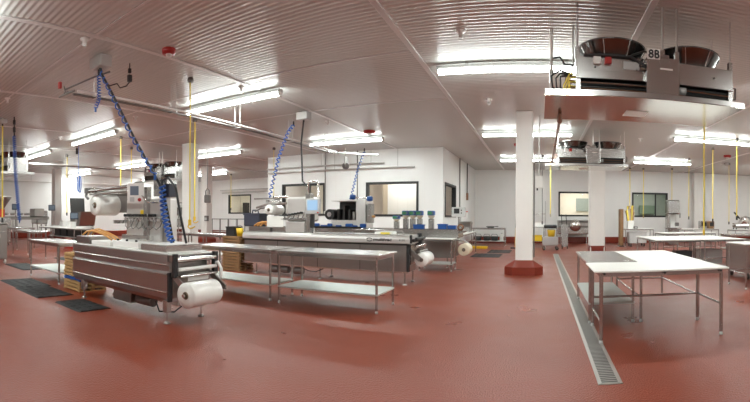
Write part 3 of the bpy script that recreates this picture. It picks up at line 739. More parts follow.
# ------------------------------------------------------------------ crate stacks
def crate(label, x, y, z, w, d, h, m_, group):
    t = thing('slatted_crate', label, 'crate', (x, y, z), group); a, b = w / 2, d / 2
    g = G()
    for k in range(5):
        u = -a + .04 + (w - .08 - .08) * k / 4
        g.box(u, -b, h - .016, u + .08, b, h)
    g.obj('deck', m_, t)
    g = G()
    for sy in (-b, -.04, b - .08): g.box(-a, sy, .016, a, sy + .08, h - .016)
    for sx in (-a, a - .07): g.box(sx, -b, 0, sx + .07, b, .016)
    g.obj('bearers', m_, t)
    return t
ords = ['lowest', 'second', 'third', 'blue', 'fifth', 'sixth', 'seventh', 'eighth', 'ninth', 'tenth', 'eleventh', 'topmost']
z = 0
for k in range(11):
    h = .067
    lb = 'blue plastic crate in the wooden crate stack beside the near packaging machine' if k == 3 else ('%s wooden slatted crate from the floor in the stack by the near packaging machine' % (ords[k] if k < 10 else 'topmost eleventh'))
    crate(lb, -7.66 + random.uniform(-.012, .012), 4.42 + random.uniform(-.01, .01), z, .66, .62, h, 'blue' if k == 3 else 'wood', 'crates stacked beside the near packaging machine'); z += h + .0005
z = 0
for k in range(12):
    h = .078
    crate('%s brown slatted crate from the floor in the stack under the black bin' % (['lowest', 'second', 'third', 'fourth', 'fifth', 'sixth', 'seventh', 'eighth', 'ninth', 'tenth', 'eleventh', 'topmost twelfth'][k]), -7.72 + random.uniform(-.012, .012), 9.25 + random.uniform(-.01, .01), z, .60, .62, h, 'brown', 'brown crates stacked behind the long table'); z += h + .0005
bin_('black bin on top of the brown crate stack', -7.99, -7.72, 9.05, 9.4, z, z + .26, 'black')
bk = thing('bucket', 'yellow bucket on top of the brown crate stack', 'bucket', (-7.57, 9.15, z))
G().lathe([(.001, 0), (.07, 0), (.10, .22), (.105, .22), (.08, .01), (.001, .01)], n=18).obj('body', 'yplastic', bk)
G().tube([(.10 * math.cos(a), 0, .21 + .09 * math.sin(a)) for a in [PI * i / 10 for i in range(11)]], .006, 6).obj('handle', 'dark', bk)

# ------------------------------------------------------------------ ceiling coolers
def make_cooler(label, loc):
    t = thing('ceiling_cooler', label, 'cooler', loc)
    # drip tray (open pan)
    g = G().box(-1.32, -.66, 0, 1.32, .66, .012)
    tr = g.obj('drip_tray', 'mirror', t); g = G()
    g.box(-1.32, -.66, .012, 1.32, -.645, .075); g.box(-1.32, .645, .012, 1.32, .66, .075); g.box(-1.32, -.645, .012, -1.305, .645, .075); g.box(1.305, -.645, .012, 1.32, .645, .075)
    g.obj('tray_rim', 'panelsteel', t)
    G().box(-.18, -.02, -.006, .14, .30, -.0005).obj('tray_patch', 'white', tr)
    bx0, bx1, by0, by1 = -.92, 1.27, -.38, .42
    g = G()
    g.box(bx0, by0, .36, bx1, by1, .60, .006)
    g.box(bx0, by0 - .02, .30, bx1, by0 + .03, .40, .004)
    g.box(bx0, by0, .075, bx0 + .06, by1, .36); g.box(bx1 - .06, by0, .075, bx1, by1, .36)
    g.box(bx0 + .06, by1 - .03, .075, bx1 - .06, by1, .36)
    g.obj('housing', 'steel', t)
    fn = G().box(bx0 + .06, by0 + .10, .08, bx1 - .06, by1 - .04, .30)
    for k in range(7): fn.box(bx0 + .06, by0 + .07, .09 + .03 * k, bx1 - .06, by0 + .11, .10 + .03 * k)
    fn.obj('coil_fins', 'fin', t)
    pp = G()
    for z_, y_ in ((.26, by0 + .03), (.19, by0 + .05), (.12, by0 + .03)): pp.cyl((bx0 + .06, y_, z_), (bx1 - .06, y_, z_ - .03), .010, n=8)
    pp.obj('coil_pipe', 'copper', t)
    for k in range(4):
        x = bx0 + .25 + k * .55
        G().cyl((x, by0 - .012, .45), (x, by0 + .005, .45), .012, n=8).obj('bolt', 'dark', t)
    for cx in (-.39, .73):
        cy = .04
        sh = G().lathe([(.37, .60), (.39, .66), (.43, .74), (.475, .82), (.487, .835), (.472, .832), (.42, .74), (.376, .66), (.355, .60)], (cx, cy, 0), n=40).obj('fan_shroud', 'shroud', t)
        bl = G()
        for k in range(5):
            a = 2 * PI * k / 5; ca_, sa = math.cos(a), math.sin(a)
            pr = [(.07, -.05, .04), (.33, -.13, .07), (.36, .08, -.02), (.08, .06, -.03)]
            vs = [(cx + u * ca_ - v * sa, cy + u * sa + v * ca_, .70 + w_) for u, v, w_ in pr]
            bl.add(vs + [(p[0], p[1], p[2] + .006) for p in vs], [(0, 1, 2, 3), (7, 6, 5, 4), (0, 4, 5, 1), (1, 5, 6, 2), (2, 6, 7, 3), (3, 7, 4, 0)])
        bl.cyl((cx, cy, .64), (cx, cy, .78), .075, n=14)
        bl.obj('fan_blades', 'iron', sh)
        gd = G()
        for k in range(4):
            rr = .12 + .115 * k; gd.tube([(cx + rr * math.cos(2 * PI * i / 24), cy + rr * math.sin(2 * PI * i / 24),   .838 + .04 * (1 - rr / .47)) for i in range(24)], .006, 5, True)
        for k in range(6):
            a = PI * k / 6 * 2; gd.tube([(cx, cy, .875), (cx + .47 * math.cos(a), cy + .47 * math.sin(a), .838)], .006, 5)
        gd.obj('fan_guard', 'galv', sh)
        sg = G()
        for k in range(4):
            a = PI + PI * (k + .5) / 4
            sg.tube([(cx + q * math.cos(a), cy + q * math.sin(a), zz) for q, zz in ((.375, .60), (.396, .66), (.436, .74), (.48, .815))], .009, 5)
        sg.obj('shroud_seam', 'steel', sh)
    # control box between the fans
    cbx = G().box(-.01, by0 - .12, .11, .44, by0 - .022, .60, .008).obj('control_box', 'steel', t)
    G().box(.17, by0 - .126, .44, .34, by0 - .119, .462).obj('name_plate', 'white', cbx)
    G().box(.12, by0 - .10, .60, .30, by0 - .03, .65, .01).obj('box_bracket', 'dull', cbx)
    G().lathe([(.001, 0), (.05, 0), (.05, .08), (.001, .08)], (.46, by0 - .06, .20), 'x', 12).obj('connector', 'grey', cbx)
    # small boxes and wiring on the fascia
    G().box(-.70, by0 - .05, .48, -.60, by0, .58, .01).obj('switch_box', 'white', t)
    G().box(-.55, by0 - .05, .49, -.46, by0, .58, .01).obj('alarm_box', 'red', t)
    G().box(-.30, by0 - .012, .44, -.08, by0, .55, .004).obj('data_plate', 'grey', t)
    G().box(.0 - .06, by0 - .02, .46, -.005, by0, .54, .004).obj('switch_plate', 'kraft', t)
    G().tube([(bx0 + .1, by0 - .01, .60), (-.5, by0 - .03, .605), (-.2, by0 - .03, .60), (-.02, by0 - .04, .50), (.01, by0 - .06, .45)], .02, 8).obj('cable', 'black', t)
    for k in range(2): G().tube([(-.05, by0 - .05, .58), (-.1, by0 - .09, .52 - .05 * k), (-.03, by0 - .10, .46), (.03, by0 - .08, .50)], .013, 6).obj('cable', 'dark', t)
    G().tube([(.12, by0 - .06, .66), (-.02, by0 + .05, .72), (-.2, by0 + .1, .66)], .014, 6).obj('cable', 'dark', t)
    # hanger rods up to the ceiling
    top = CEIL - loc[2] + .01
    for x, y in ((bx0 + .02, by0 + .05), (bx0 + .02, by1 - .05), (.22, by0 - .04), (.42, by0 - .04), (bx1 - .02, by0 + .05), (bx1 - .02, by1 - .05)):
        rd = G().cyl((x, y, .55), (x, y, top), .011 if x < .2 or x > .5 else .017, n=8).obj('hanger_rod', 'galv', t)
        G().box(x - .03, y - .03, .58, x + .03, y + .03, .72, .004).obj('bracket', 'steel', rd)
    G().tube([(bx1, by0 + .04, .20), (bx1 + .06, by0 + .04, .20), (bx1 + .06, by0 + .04, .36), (bx1, by0 + .04, .36)], .012, 6).obj('pull_handle', 'dark', t)
    for z_ in (.15, .25, .35): G().tube([(bx0, by0 + .1 + z_ * .5, z_), (bx0 - .12, by0 + .1 + z_ * .5, z_), (bx0 - .12, by0 + .1 + z_ * .5, z_ + .06), (bx0, by0 + .1 + z_ * .5, z_ + .06)], .013, 6).obj('pipe_bend', 'copper', t)
    return t
k1 = make_cooler('big twin fan cooler hanging overhead, with a black 8B plate', (1.375, 5.96, 3.0))
refresh()
k2 = dup(k1, (1.47, 14.2, 3.12), 'smaller looking twin fan cooler hanging in front of the thick white column')
k3 = dup(k1, (-15.0, 12.7, 3.0), 'twin fan cooler hanging behind the white column with the yellow hook')
k4 = dup(k1, (-16.25, 5.75, 3.02), 'twin fan cooler cut off at the picture edge above the grey wheeled machine')
# number plate and wiring only on the near one
np_ = G().box(-.012, -.516, .565, .165, -.503, .70, .003).obj('number_plate', 'white', k1)
def stroke(pts, closed=False):
    return G().tube([(x, -.517, z) for x, z in pts], .0115, 6, closed)
def arc(cx, cz, rx, rz, a0, a1, n=14): return [(cx + rx * math.cos(a0 + (a1 - a0) * i / n), cz + rz * math.sin(a0 + (a1 - a0) * i / n)) for i in range(n + 1)]
g = stroke(arc(.040, .655, .022, .020, 0, 2 * PI)[:-1], True)
q = stroke(arc(.040, .608, .026, .024, 0, 2 * PI)[:-1], True); g.add(q.v, q.f, True); g.obj('digit', 'black', np_)
g = stroke([(.096, .584), (.096, .678)])
for q in (stroke([(.096, .676), (.115, .676)] + arc(.118, .655, .020, .021, PI / 2, -PI / 2) + [(.096, .634)]), stroke([(.096, .632), (.118, .632)] + arc(.122, .608, .022, .024, PI / 2, -PI / 2) + [(.096, .584)])): g.add(q.v, q.f, True)
g.obj('letter', 'black', np_)
wl = G()
for k in range(3): wl.tube([(-1.02 + .02 * k, -.3, .1), (-1.22 + .05 * k, -.35, .18), (-1.24 + .06 * k, -.35, .33 - .03 * k), (-1.12, -.3, .42 - .04 * k), (-.95, -.25, .38)], .013, 6)
wl.obj('cable_loop', 'black', k1)
wl = G()
for k in range(4): wl.tube([(-.92, -.28, .40 - .06 * k), (-1.0, -.36, .36 - .05 * k), (-1.08 + .03 * k, -.36, .20 - .02 * k), (-1.05, -.3, .08)], .010, 6)
wl.obj('cable_loop', 'yellow', k1)

# drain pipe from the near cooler to the column, conduits beside it
dp = thing('drain_pipe', 'brown drain pipe running from the big cooler tray to the middle column', 'pipe', (.25, 9.2, 3.0))
def Wd(g, n, m_, t): return g.obj(n, m_, t, world=True)
Wd(G().tube([(.28, 6.25, 3.0), (.28, 6.3, 2.93), (.29, 6.6, 2.97), (.32, 11.9, 3.03)], .028, 10), 'pipe', 'copper', dp)
Wd(G().tube([(.32, 11.9, 3.03), (-.15, 11.92, 3.03), (-.165, 11.92, 2.9), (-.165, 11.92, .40)], .022, 8), 'downpipe', 'iron', dp)
for y in (6.6, 9.0, 11.85): Wd(G().lathe([(.028, -.04), (.042, -.03), (.042, .03), (.028, .04)], (.29 + (y - 6.6) * .0057, y, 2.97 + (y - 6.6) * .0113), 'y', 12), 'coupling', 'copper', dp)
wb = thing('electrical_box', 'white electrical box mounted beside the middle column', 'box', (-.03, 11.95, 2.3))
G().box(-.11, -.08, 0, .11, .08, .34, .01).obj('enclosure', 'white', wb)
G().cyl((0, 0, .34), (0, 0, 2.0), .015, n=8).obj('conduit', 'galv', wb)
G().cyl((-.05, 0, -.06), (-.05, 0, 0), .02, n=8).obj('gland', 'dark', wb)
for x, y, lb in ((.16, 6.45, 'white vertical pipe hanging beside the big cooler'),):
    t = thing('ceiling_pipe', lb, 'pipe', (x, y, CEIL - 1.05))
    G().cyl((0, 0, 0), (0, 0, 1.06), .022, n=10).obj('pipe', 'white', t)
    G().cyl((0, 0, .25), (0, 0, .45), .034, n=10).obj('valve', 'galv', t)
    G().cyl((0, 0, -.05), (0, 0, .03), .032, n=10).obj('nozzle', 'dark', t)
    G().tube([(.03, 0, .62), (.12, -.1, .60), (.18, -.3, .42), (.3, -.45, .36)], .014, 6).obj('cable', 'black', t)

# ------------------------------------------------------------------ ceiling rails with hoses
def rail(label, x, ya, yb, z, hang, dz=.0):
    t = thing('pipe_rail', label, 'rail', (x, (ya + yb) / 2, z)); h = (yb - ya) / 2
    G().cyl((-.08, -h, 0), (-.08, h, 0), .024, n=10).obj('pipe', 'iron', t)
    G().cyl((.08, -h, .02), (.08, h, .02), .022, n=10).obj('pipe', 'white', t)
    for q in hang:
        y = q - (ya + yb) / 2
        hg = G().box(-.11, y - .02, -.035, .11, y + .02, -.02).cyl((-.08, y, -.02), (-.08, y, CEIL - z), .008, n=6).cyl((.08, y, -.02), (.08, y, CEIL - z), .008, n=6)
        hg.obj('hanger', 'galv', t)
    return t
rl = rail('twin pipe rail crossing the ceiling from the near machine to the office', -6.88, 3.75, 13.4, 3.70, (4.2, 6.1, 8.2, 10.6, 12.8))
rail('twin pipe rail near the outer wall behind the blue hose', -17.4, 5.2, 14.5, 3.72, (6.5, 9.0, 11.5, 14.0))
G().tube([(.08, 5.0, .02), (.35, 5.3, .02), (.9, 5.45, -.03), (1.35, 5.5, -.05)], .03, 8).obj('curved_track', 'white', rl)
br = G().tube([(0, -4.95, .0), (.05, -5.05, .02), (.25, -4.6, .25), (.5, -4.4, .32)], .016, 6)
br.tube([(-.05, -5.0, 0), (-.1, -5.0, .12)], .012, 6); br.tube([(-.2, -5.05, -.05), (.2, -4.95, -.02)], .02, 6); br.tube([(-.15, -4.9, .05), (.1, -5.1, -.06)], .015, 6)
br.obj('end_bracket', 'iron', rl)
G().box(-.16, -5.1, .08, -.1, -5.04, .2, .01).obj('valve_handle', 'red', rl)
# ceiling junction boxes
def jbox(label, x, y, w, h):
    t = thing('junction_box', label, 'box', (x, y, CEIL - h - .05))
    G().box(-w / 2, -w * .33, 0, w / 2, w * .33, h, .012).obj('enclosure', 'grey', t)
    G().box(-w / 2 + .01, -w * .33 - .008, .01, w / 2 - .01, -w * .33 + .002, h - .01, .003).obj('cover', 'galv', t)
    G().cyl((0, 0, h), (0, 0, h + .06), .03, n=8).obj('mount', 'galv', t)
    G().cyl((0, 0, -.05), (0, 0, 0), .025, n=8).obj('gland', 'black', t)
    return t
jbox('grey junction box on the ceiling where the long tilted hose starts', -6.42, 4.0, .36, .20)
jbox('grey junction box on the ceiling above the lettered packaging machine', -5.98, 9.85, .34, .20)
jbox('small grey junction box by the frame edge above the wheeled machine', -11.9, 4.1, .30, .12)
def coil(label, pts, R=.035, pitch=.05, r=.011, m_='coil', ends=True, name='coiled_hose'):
    t = thing(name, label, 'hose', pts[-1])
    Wd(G().helix(pts, R, pitch, r), 'coil', m_, t)
    if ends:
        p = Vector(pts[0]); Wd(G().cyl(p, p + Vector((0, 0, .10)), .022, n=8), 'coupling', 'black', t)
        p = Vector(pts[-1]); Wd(G().cyl(p - Vector((0, 0, .08)), p, .020, n=8), 'coupling', 'blue', t)
    return t
tilt = [(-6.40, 3.98, 4.0), (-6.1, 4.03, 3.55), (-5.6, 4.12, 2.75), (-5.15, 4.2, 2.1)]
coil('blue coiled hose tilting down from the ceiling to the near machine tower', [tilt[0], (-6.1, 4.0, 3.55), (-5.6, 4.08, 2.75), (-5.12, 4.17, 2.12)], .030, .15, .012)
tag(G().tube(tilt + [(-5.0, 4.24, 1.85), (-4.93, 4.3, 1.4), (-4.9, 4.35, 1.09)], .020, 8).obj('power_cable', 'black', loc=tilt[-1], world=True), 'black power cable running with the tilted blue hose to the near machine', 'cable')
tag(G().tube([(-5.02, 4.2, 2.02), (-4.85, 4.2, 2.06), (-4.68, 4.2, 1.9), (-4.60, 4.22, 1.5), (-4.56, 4.3, 1.1)], .018, 8).obj('power_cable', 'black', loc=(-4.56, 4.3, 1.1), world=True), 'black cable looping from the near machine tower down to its deck', 'cable')
coil('thick bundle of blue coiled hose on the near machine tower', [(-4.99, 4.2, 1.95), (-4.97, 4.22, 1.55), (-4.90, 4.24, 1.28), (-4.84, 4.26, 1.12)], .045, .065, .015)
coil('short blue coil hanging from the tilted hose top', [(-6.48, 4.0, 3.95), (-6.5, 4.02, 3.55), (-6.62, 4.02, 3.42)], .03, .05, .010)
coil('blue coiled hose hanging above the lettered packaging machine', [(-6.30, 9.85, 3.95), (-6.32, 9.6, 3.7), (-6.48, 9.4, 3.0), (-6.68, 9.3, 2.03)], .04, .115, .015)
tag(G().tube([(-5.98, 9.85, 4.06), (-5.9, 9.6, 3.4), (-5.55, 9.1, 2.36), (-5.36, 9.05, 2.2)], .022, 8).obj('power_cable', 'black', loc=(-5.5, 9.1, 2.3), world=True), 'black power cable dropping to the lettered packaging machine', 'cable')
coil('blue coiled hose dropping to the open steel cabinet', [(-5.58, 13.0, 3.62), (-5.75, 12.85, 3.0), (-5.95, 12.75, 2.06)], .035, .11, .016)
coil('blue coiled hose hanging at the frame edge by the hopper machine', [(-11.6, 4.35, 3.75), (-11.6, 4.4, 2.6), (-11.55, 4.5, 1.35)], .05, .06, .014)
tag(G().tube([(-11.6, 4.35, 4.3), (-11.6, 4.35, 3.8)], .02, 8).lathe([(.001, 4.08), (.04, 4.08), (.04, 4.2), (.001, 4.2)], (-11.6, 4.35, 0), n=10).lathe([(.001, 3.86), (.04, 3.86), (.04, 4.0), (.001, 4.0)], (-11.6, 4.35, 0), n=10).obj('cable_connector', 'black', loc=(-11.6, 4.35, 3.8), world=True), 'black cable connectors above the hose at the frame edge', 'connector')
tag(G().tube([(-6.5, 4.68, 4.3), (-6.5, 4.68, 4.15)], .010, 6).box(-6.525, 4.65, 4.12, -6.475, 4.71, 4.21, .01).box(-6.535, 4.64, 3.96, -6.465, 4.72, 4.09, .01).tube([(-6.5, 4.68, 3.96), (-6.52, 4.62, 3.88), (-6.55, 4.5, 3.83), (-6.5, 4.4, 3.88), (-6.52, 4.25, 3.82), (-6.45, 4.05, 3.9)], .012, 6).obj('cable_connector', 'black', loc=(-6.5, 4.68, 3.96), world=True), 'black plug hanging from the ceiling beside the tilted hose box', 'connector')
lp = [(-15.3 + .10 * math.cos(a), 8.5, 2.80 + .34 * math.sin(a)) for a in [2 * PI * i / 20 for i in range(20)]]
tag(G().tube(lp, .02, 7, True).tube([(p[0] + .03, p[1] + .05, p[2] * .98) for p in lp], .02, 7, True).tube([(-15.3, 8.5, 3.14), (-15.3, 8.5, 4.3)], .012, 6).obj('hose_loop', 'coil', loc=(-15.3, 8.5, 2.46), world=True), 'looped blue hose hanging from a black drop near the outer tables', 'hose')
tag(G().lathe([(.001, 3.95), (.05, 3.95), (.05, 4.18), (.015, 4.2), (.015, 4.305), (.001, 4.305)], (-15.3, 8.42, 0), n=10).obj('cable_connector', 'black', loc=(-15.3, 8.42, 3.95), world=True), 'black connector above the looped blue hose', 'connector')
# two hoses and valve at the office rail end
t = thing('hose_reel', 'small grey hose reel hanging in front of the white office wall', 'reel', (-6.35, 13.2, 3.2))
G().lathe([(.001, -.05), (.11, -.05), (.11, -.03), (.07, -.03), (.07, .03), (.11, .03), (.11, .05), (.001, .05)], (0, 0, 0), 'y', 20).obj('drum', 'iron', t)
G().box(-.03, -.08, .05, .03, .08, .30, .01).obj('bracket', 'galv', t)
G().tube([(0, 0, .3), (0, 0, .62)], .012, 6).obj('hanger', 'galv', t)
# pipes along the back and office walls
for (a, b, c, z, lb) in ((-12.2, -6.3, 16.75, 3.72, 'upper horizontal pipe along the white office wall'), (-12.2, -5.0, 16.78, 3.52, 'lower horizontal pipe along the white office wall'), (-22.5, -12.4, 24.8, 3.45, 'upper horizontal pipe before the far back window'), (-22.5, -12.4, 25.0, 3.25, 'lower horizontal pipe before the far back window')):
    t = thing('wall_pipe', lb, 'pipe', ((a + b) / 2, c, z)); h = (b - a) / 2
    G().cyl((-h, 0, 0), (h, 0, 0), .035, n=10).obj('pipe', 'galv', t)
    for q in (-.8, 0, .8): G().cyl((h * q, 0, 0), (h * q, 0, CEIL - z), .01, n=6).obj('hanger', 'galv', t)
t = thing('wall_pipe', 'pale pipe running along the outer wall at ceiling height', 'pipe', (XL + .35, 11, 3.7)); G().cyl((0, -6, 0), (0, 8, 0), .05, n=10).obj('pipe', 'white', t)
for q in (-4, 0, 4, 7): G().cyl((0, q, 0), (0, q, .6), .012, n=6).obj('hanger', 'galv', t)
for x, y, z0, lb in ((-9.1, 16.84, 1.6, 'thin grey conduit on the office wall between two windows'), (-7.55, 16.84, 1.6, 'thin grey conduit on the office wall beside the widest window')):
    t = thing('wall_conduit', lb, 'conduit', (x, y, z0)); G().cyl((0, 0, 0), (0, 0, CEIL - z0), .025, n=8).obj('pipe', 'iron', t); G().box(-.05, -.04, 0, .05, .05, .12, .01).obj('outlet_box', 'grey', t)
for y, z0, m_, lb in ((20.3, 1.2, 'iron', 'dark conduit on the office side wall beyond its window'), (22.4, 2.4, 'dark', 'thin conduit with dark box on the office side wall, near the corner')):
    t = thing('wall_conduit', lb, 'conduit', (-3.80, y, z0)); G().cyl((0, 0, 0), (0, 0, CEIL - z0), .03, n=8).obj('pipe', m_, t); G().box(-.04, -.07, -.02, .06, .07, .35, .01).obj('outlet_box', 'copper' if m_ == 'dark' else 'grey', t)
t = thing('hose_bracket', 'small red fitting on the office side wall near the corner', 'fitting', (-3.84, 22.4, 1.75)); G().box(-.012, -.1, 0, .08, .1, .05, .01).obj('plate', 'red', t); G().cyl((.04, 0, -.3), (.04, 0, 0), .012, n=6).obj('stem', 'white', t)
t = thing('wall_conduit', 'dark conduit on the back wall beside the white pilaster', 'conduit', (10.12, YB - .06, .9)); G().cyl((0, 0, 0), (0, 0, CEIL - .9), .04, n=8).obj('pipe', 'iron', t); G().box(-.06, -.05, 0, .06, .05, .2, .01).obj('outlet_box', 'grey', t)

# ------------------------------------------------------------------ yellow drop cables
def drop(label, x, y, zb, r=.012, hook=False, m_='yellow', end='dark'):
    t = thing('drop_cable', label, 'cable', (x, y, zb))
    top = CEIL - zb
    G().lathe([(.001, top - .10), (.06, top - .10), (.07, top - .05), (.05, top), (.001, top)], n=14).obj('reel', 'iron', t)
    n = 14; w = random.uniform(0, 6)
    G().tube([(.004 * math.sin(w + i * .9), .004 * math.cos(w + i), top - .08 - (top - .08 - .1) * i / n) for i in range(n + 1)], r, 7).obj('cord', m_, t)
    if hook:
        G().box(-.032, -.025, 0, .032, .025, .12, .01).obj('connector', 'yplastic', t)
        G().tube([(-.03, 0, .02), (-.05, 0, -.03), (0, 0, -.06), (.08, 0, -.05), (.15, 0, -.02)], .014, 8).obj('hook', 'yplastic', t)
    else:
        G().box(-.028, -.028, -.02, .028, .028, .12, .008).obj('connector', end, t)
    return t
drop('yellow cable with hook hanging in front of the white column', -6.37, 6.1, 1.30, .014, True)
drop('thick yellow cable just behind the hooked cable by the white column', -8.95, 8.76, 1.35, .02, True)
drop('yellow cable behind the near machine control screen, closer to its upper film roll', -12.64, 8.73, 2.2, .018)
drop('yellow cable behind the near machine control screen, farther from its upper film roll', -14.4, 10.47, 2.2, .018)
drop('pale yellow cable hanging before the far corner column', -17.9, 9.33, 1.5, .022)
drop('yellow cable at the frame edge above the grey wheeled machine', -11.95, 4.12, 1.3, .022)
drop('thin yellow cable hanging before the white office wall corner', -10.23, 14.52, 2.2, .012)
drop('thin yellow cable in front of the far back window', -19.0, 22.0, 1.9, .014)
drop('bright thick yellow cable with plug over the second cutting island', 4.72, 11.9, 1.02, .022, False, 'yellow', 'yplastic')
drop('yellow cable beside the boxed appliances, near the pilaster', 6.67, 15.87, 1.35, .018)
drop('yellow cable in front of the white pilaster', 6.80, 19.06, 1.45, .014, False, 'yellow', 'iron')
drop('yellow cable from the dark ceiling reel before the slicer table', 9.3, 20.0, 1.2, .014)
drop('yellow cable hanging over the meat slicer', 6.65, 13.65, 1.45, .02)
drop('yellow cable hanging beside the tall yellow rags', 4.95, 23.6, 1.6, .020)
drop('yellow cable in front of the divided office window', 5.75, 23.7, 1.5, .020, False, 'yellow', 'tan')
drop('yellow cable hanging beside the band saw', 7.3, 23.3, 1.6, .016)
drop('yellow cable hanging above the floor drain end by the back wall', .5, 21.0, 1.55, .022, False, 'yellow', 'kraft')
drop('grey cable hanging above the mop cart by the back wall', .10, 19.5, 1.2, .016, False, 'iron', 'dark')
ch = thing('chain_hoist', 'grey hoist block hanging beside the pale rear column', 'hoist', (-12.9, 13.4, 2.05))
G().box(-.13, -.1, 0, .13, .1, .34, .03).obj('body', 'iron', ch)
G().tube([(-.1, 0, .34), (-.12, 0, .5), (0, 0, .62), (.1, 0, .52), (.1, 0, .36)], .018, 7).obj('loop', 'dark', ch)
G().tube([(0, 0, .62), (0, 0, CEIL - 2.05)], .014, 6).obj('chain', 'iron', ch)

# ------------------------------------------------------------------ alarms and sprinklers
def alarm(label, x, y, w=.15):
    t = thing('fire_alarm', label, 'alarm', (x, y, CEIL))
    G().lathe([(.001, 0), (w * .95, 0), (w, -.02), (w * .9, -.09), (.001, -.09)], n=20).obj('body', 'red', t)
    G().lathe([(.001, -.09), (w * .45, -.09), (w * .35, -.13), (.001, -.135)], n=14).obj('strobe', 'white', t)
alarm('large red alarm on the ceiling near the camera', -5.52, 4.78, .12)
alarm('red alarm on the ceiling in front of the office wall', -5.45, 13.1, .2)
alarm('small red alarm on the ceiling beyond the pale rear column', -18.6, 19.1, .2)
alarm('red alarm on the ceiling above the meat slicer', 8.1, 17.6, .18)
alarm('red alarm on the ceiling peeking beside the middle column', -.85, 16.5, .16)
def sprinkler(label, x, y, m_='white'):
    t = thing('sprinkler', label, 'sprinkler', (x, y, CEIL), 'sprinkler heads on the ceiling')
    G().lathe([(.001, .006), (.075, .006), (.07, -.02), (.035, -.03), (.03, -.10), (.04, -.11), (.001, -.11)], n=12).obj('body', m_, t)
    G().lathe([(.001, -.135), (.032, -.135), (.032, -.14), (.001, -.14)], n=12).obj('deflector', 'galv', t)
    G().tube([(-.02, 0, -.10), (-.024, 0, -.125), (0, 0, -.137), (.024, 0, -.125), (.02, 0, -.10)], .005, 5).obj('yoke', 'galv', t)
for x, y, lb in ((-5.98, 3.42, 'sprinkler beside the junction box of the tilted hose'), (-5.98, 7.26, 'sprinkler beside the strip light behind the yellow reel'), (-5.98, 11.2, 'sprinkler between the lettered machine box and the office wall'), (-1.2, 6.42, 'sprinkler in front of the light by the big cooler'), (-1.22, 10.2, 'sprinkler just in front of the middle white column'), (-9.8, 3.5, 'sprinkler near the frame edge before the far lights'), (-9.86, 7.3, 'sprinkler beyond the twin pipe rail'), (-13.86, 6.95, 'sprinkler between the two far strip lights'), (3.5, 10.2, 'sprinkler under the far side of the big drip tray'), (3.5, 14.9, 'sprinkler near the small cooler and its light')):
    sprinkler(lb, x, y)
t = thing('ceiling_camera', 'grey round fitting on the ceiling above the back wall', 'fitting', (9.2, 20.1, CEIL)); G().lathe([(.001, 0), (.16, 0), (.16, -.10), (.08, -.16), (.001, -.17)], n=16).obj('dome', 'grey', t)
G().cyl((-.3, 0, -.05), (0, 0, -.05), .03, n=8).obj('arm', 'white', t)

# ------------------------------------------------------------------ by the back wall
tr = thing('wash_trough', 'long stainless wash trough with round dome under the back window', 'trough', (1.85, YB - .75, 0))
G().box(-.85, -.25, .55, .95, .3, .98, .04).obj('basin', 'steel', tr)
G().box(-.85, .2, .98, .95, .3, 1.35, .02).obj('splashback', 'dull', tr)
G().lathe([(.001, 0), (.30, 0), (.34, -.08), (.30, -.20), (.15, -.28), (.001, -.30)], (.15, -.2, 1.05), 'y', 24).obj('dome', 'bright', tr)
G().tube([(-.8, -.1, 1.25), (0, -.12, 1.32), (.9, -.1, 1.25)], .035, 8).obj('pipe', 'iron', tr)
for x in (-.7, .8): G().box(x - .03, -.2, 0, x + .03, .25, .56).obj('leg', 'steel', tr)
# mop cart
mc = thing('mop_cart', 'grey mop cart with black seat top and yellow bucket inside', 'cart', (.48, 20.0, 0))
G().box(-.36, -.3, .22, .36, .3, .62, .03).obj('tub', 'grey', mc)
G().box(-.30, -.25, 1.0, .30, .25, 1.16, .03).obj('top_pad', 'black', mc)
for sx in (-1, 1):
    for sy in (-1, 1):
        G().box(sx * .3 - .02, sy * .24 - .02, .6, sx * .3 + .02, sy * .24 + .02, 1.0).obj('post', 'steel', mc)
        ws = G().lathe([(.02, -.02), (.075, -.02), (.08, 0), (.075, .02), (.02, .02), (.02, -.02)], (sx * .30, sy * .24, .08), 'y', 14).obj('wheel', 'dark', mc)
        G().box(sx * .3 - .02, sy * .24 - .035, .07, sx * .3 + .02, sy * .24 + .035, .22).obj('fork', 'steel', ws)
yb = thing('bucket', 'yellow bucket inside the grey mop cart', 'bucket', (.52, 19.9, .62))
G().lathe([(.001, 0), (.14, 0), (.18, .30), (.19, .30), (.15, .01), (.001, .01)], n=20).obj('body', 'yplastic', yb)
G().tube([(.185 * math.cos(a), 0, .29 + .04 * math.sin(a)) for a in [PI * i / 10 for i in range(11)]], .008, 6).obj('handle', 'dark', yb)
ut = thing('utility_stand', 'grey steel stand with hand levers beside the mop cart', 'stand', (1.18, 20.8, 0))
G().prism([(-.2, .1), (.2, .1), (.16, 1.15), (-.16, 1.15)], -.15, .15, 'x').obj('body', 'steel', ut)
for x in (-.12, .1): G().cyl((x, 0, 1.1), (x - .04, -.03, 1.65), .018, n=8).obj('lever', 'dark', ut)
for x in (-.12, .12): G().lathe([(.02, -.02), (.09, -.02), (.09, .02), (.02, .02), (.02, -.02)], (x, -.18, .09), 'x', 14).obj('wheel', 'dark', ut)
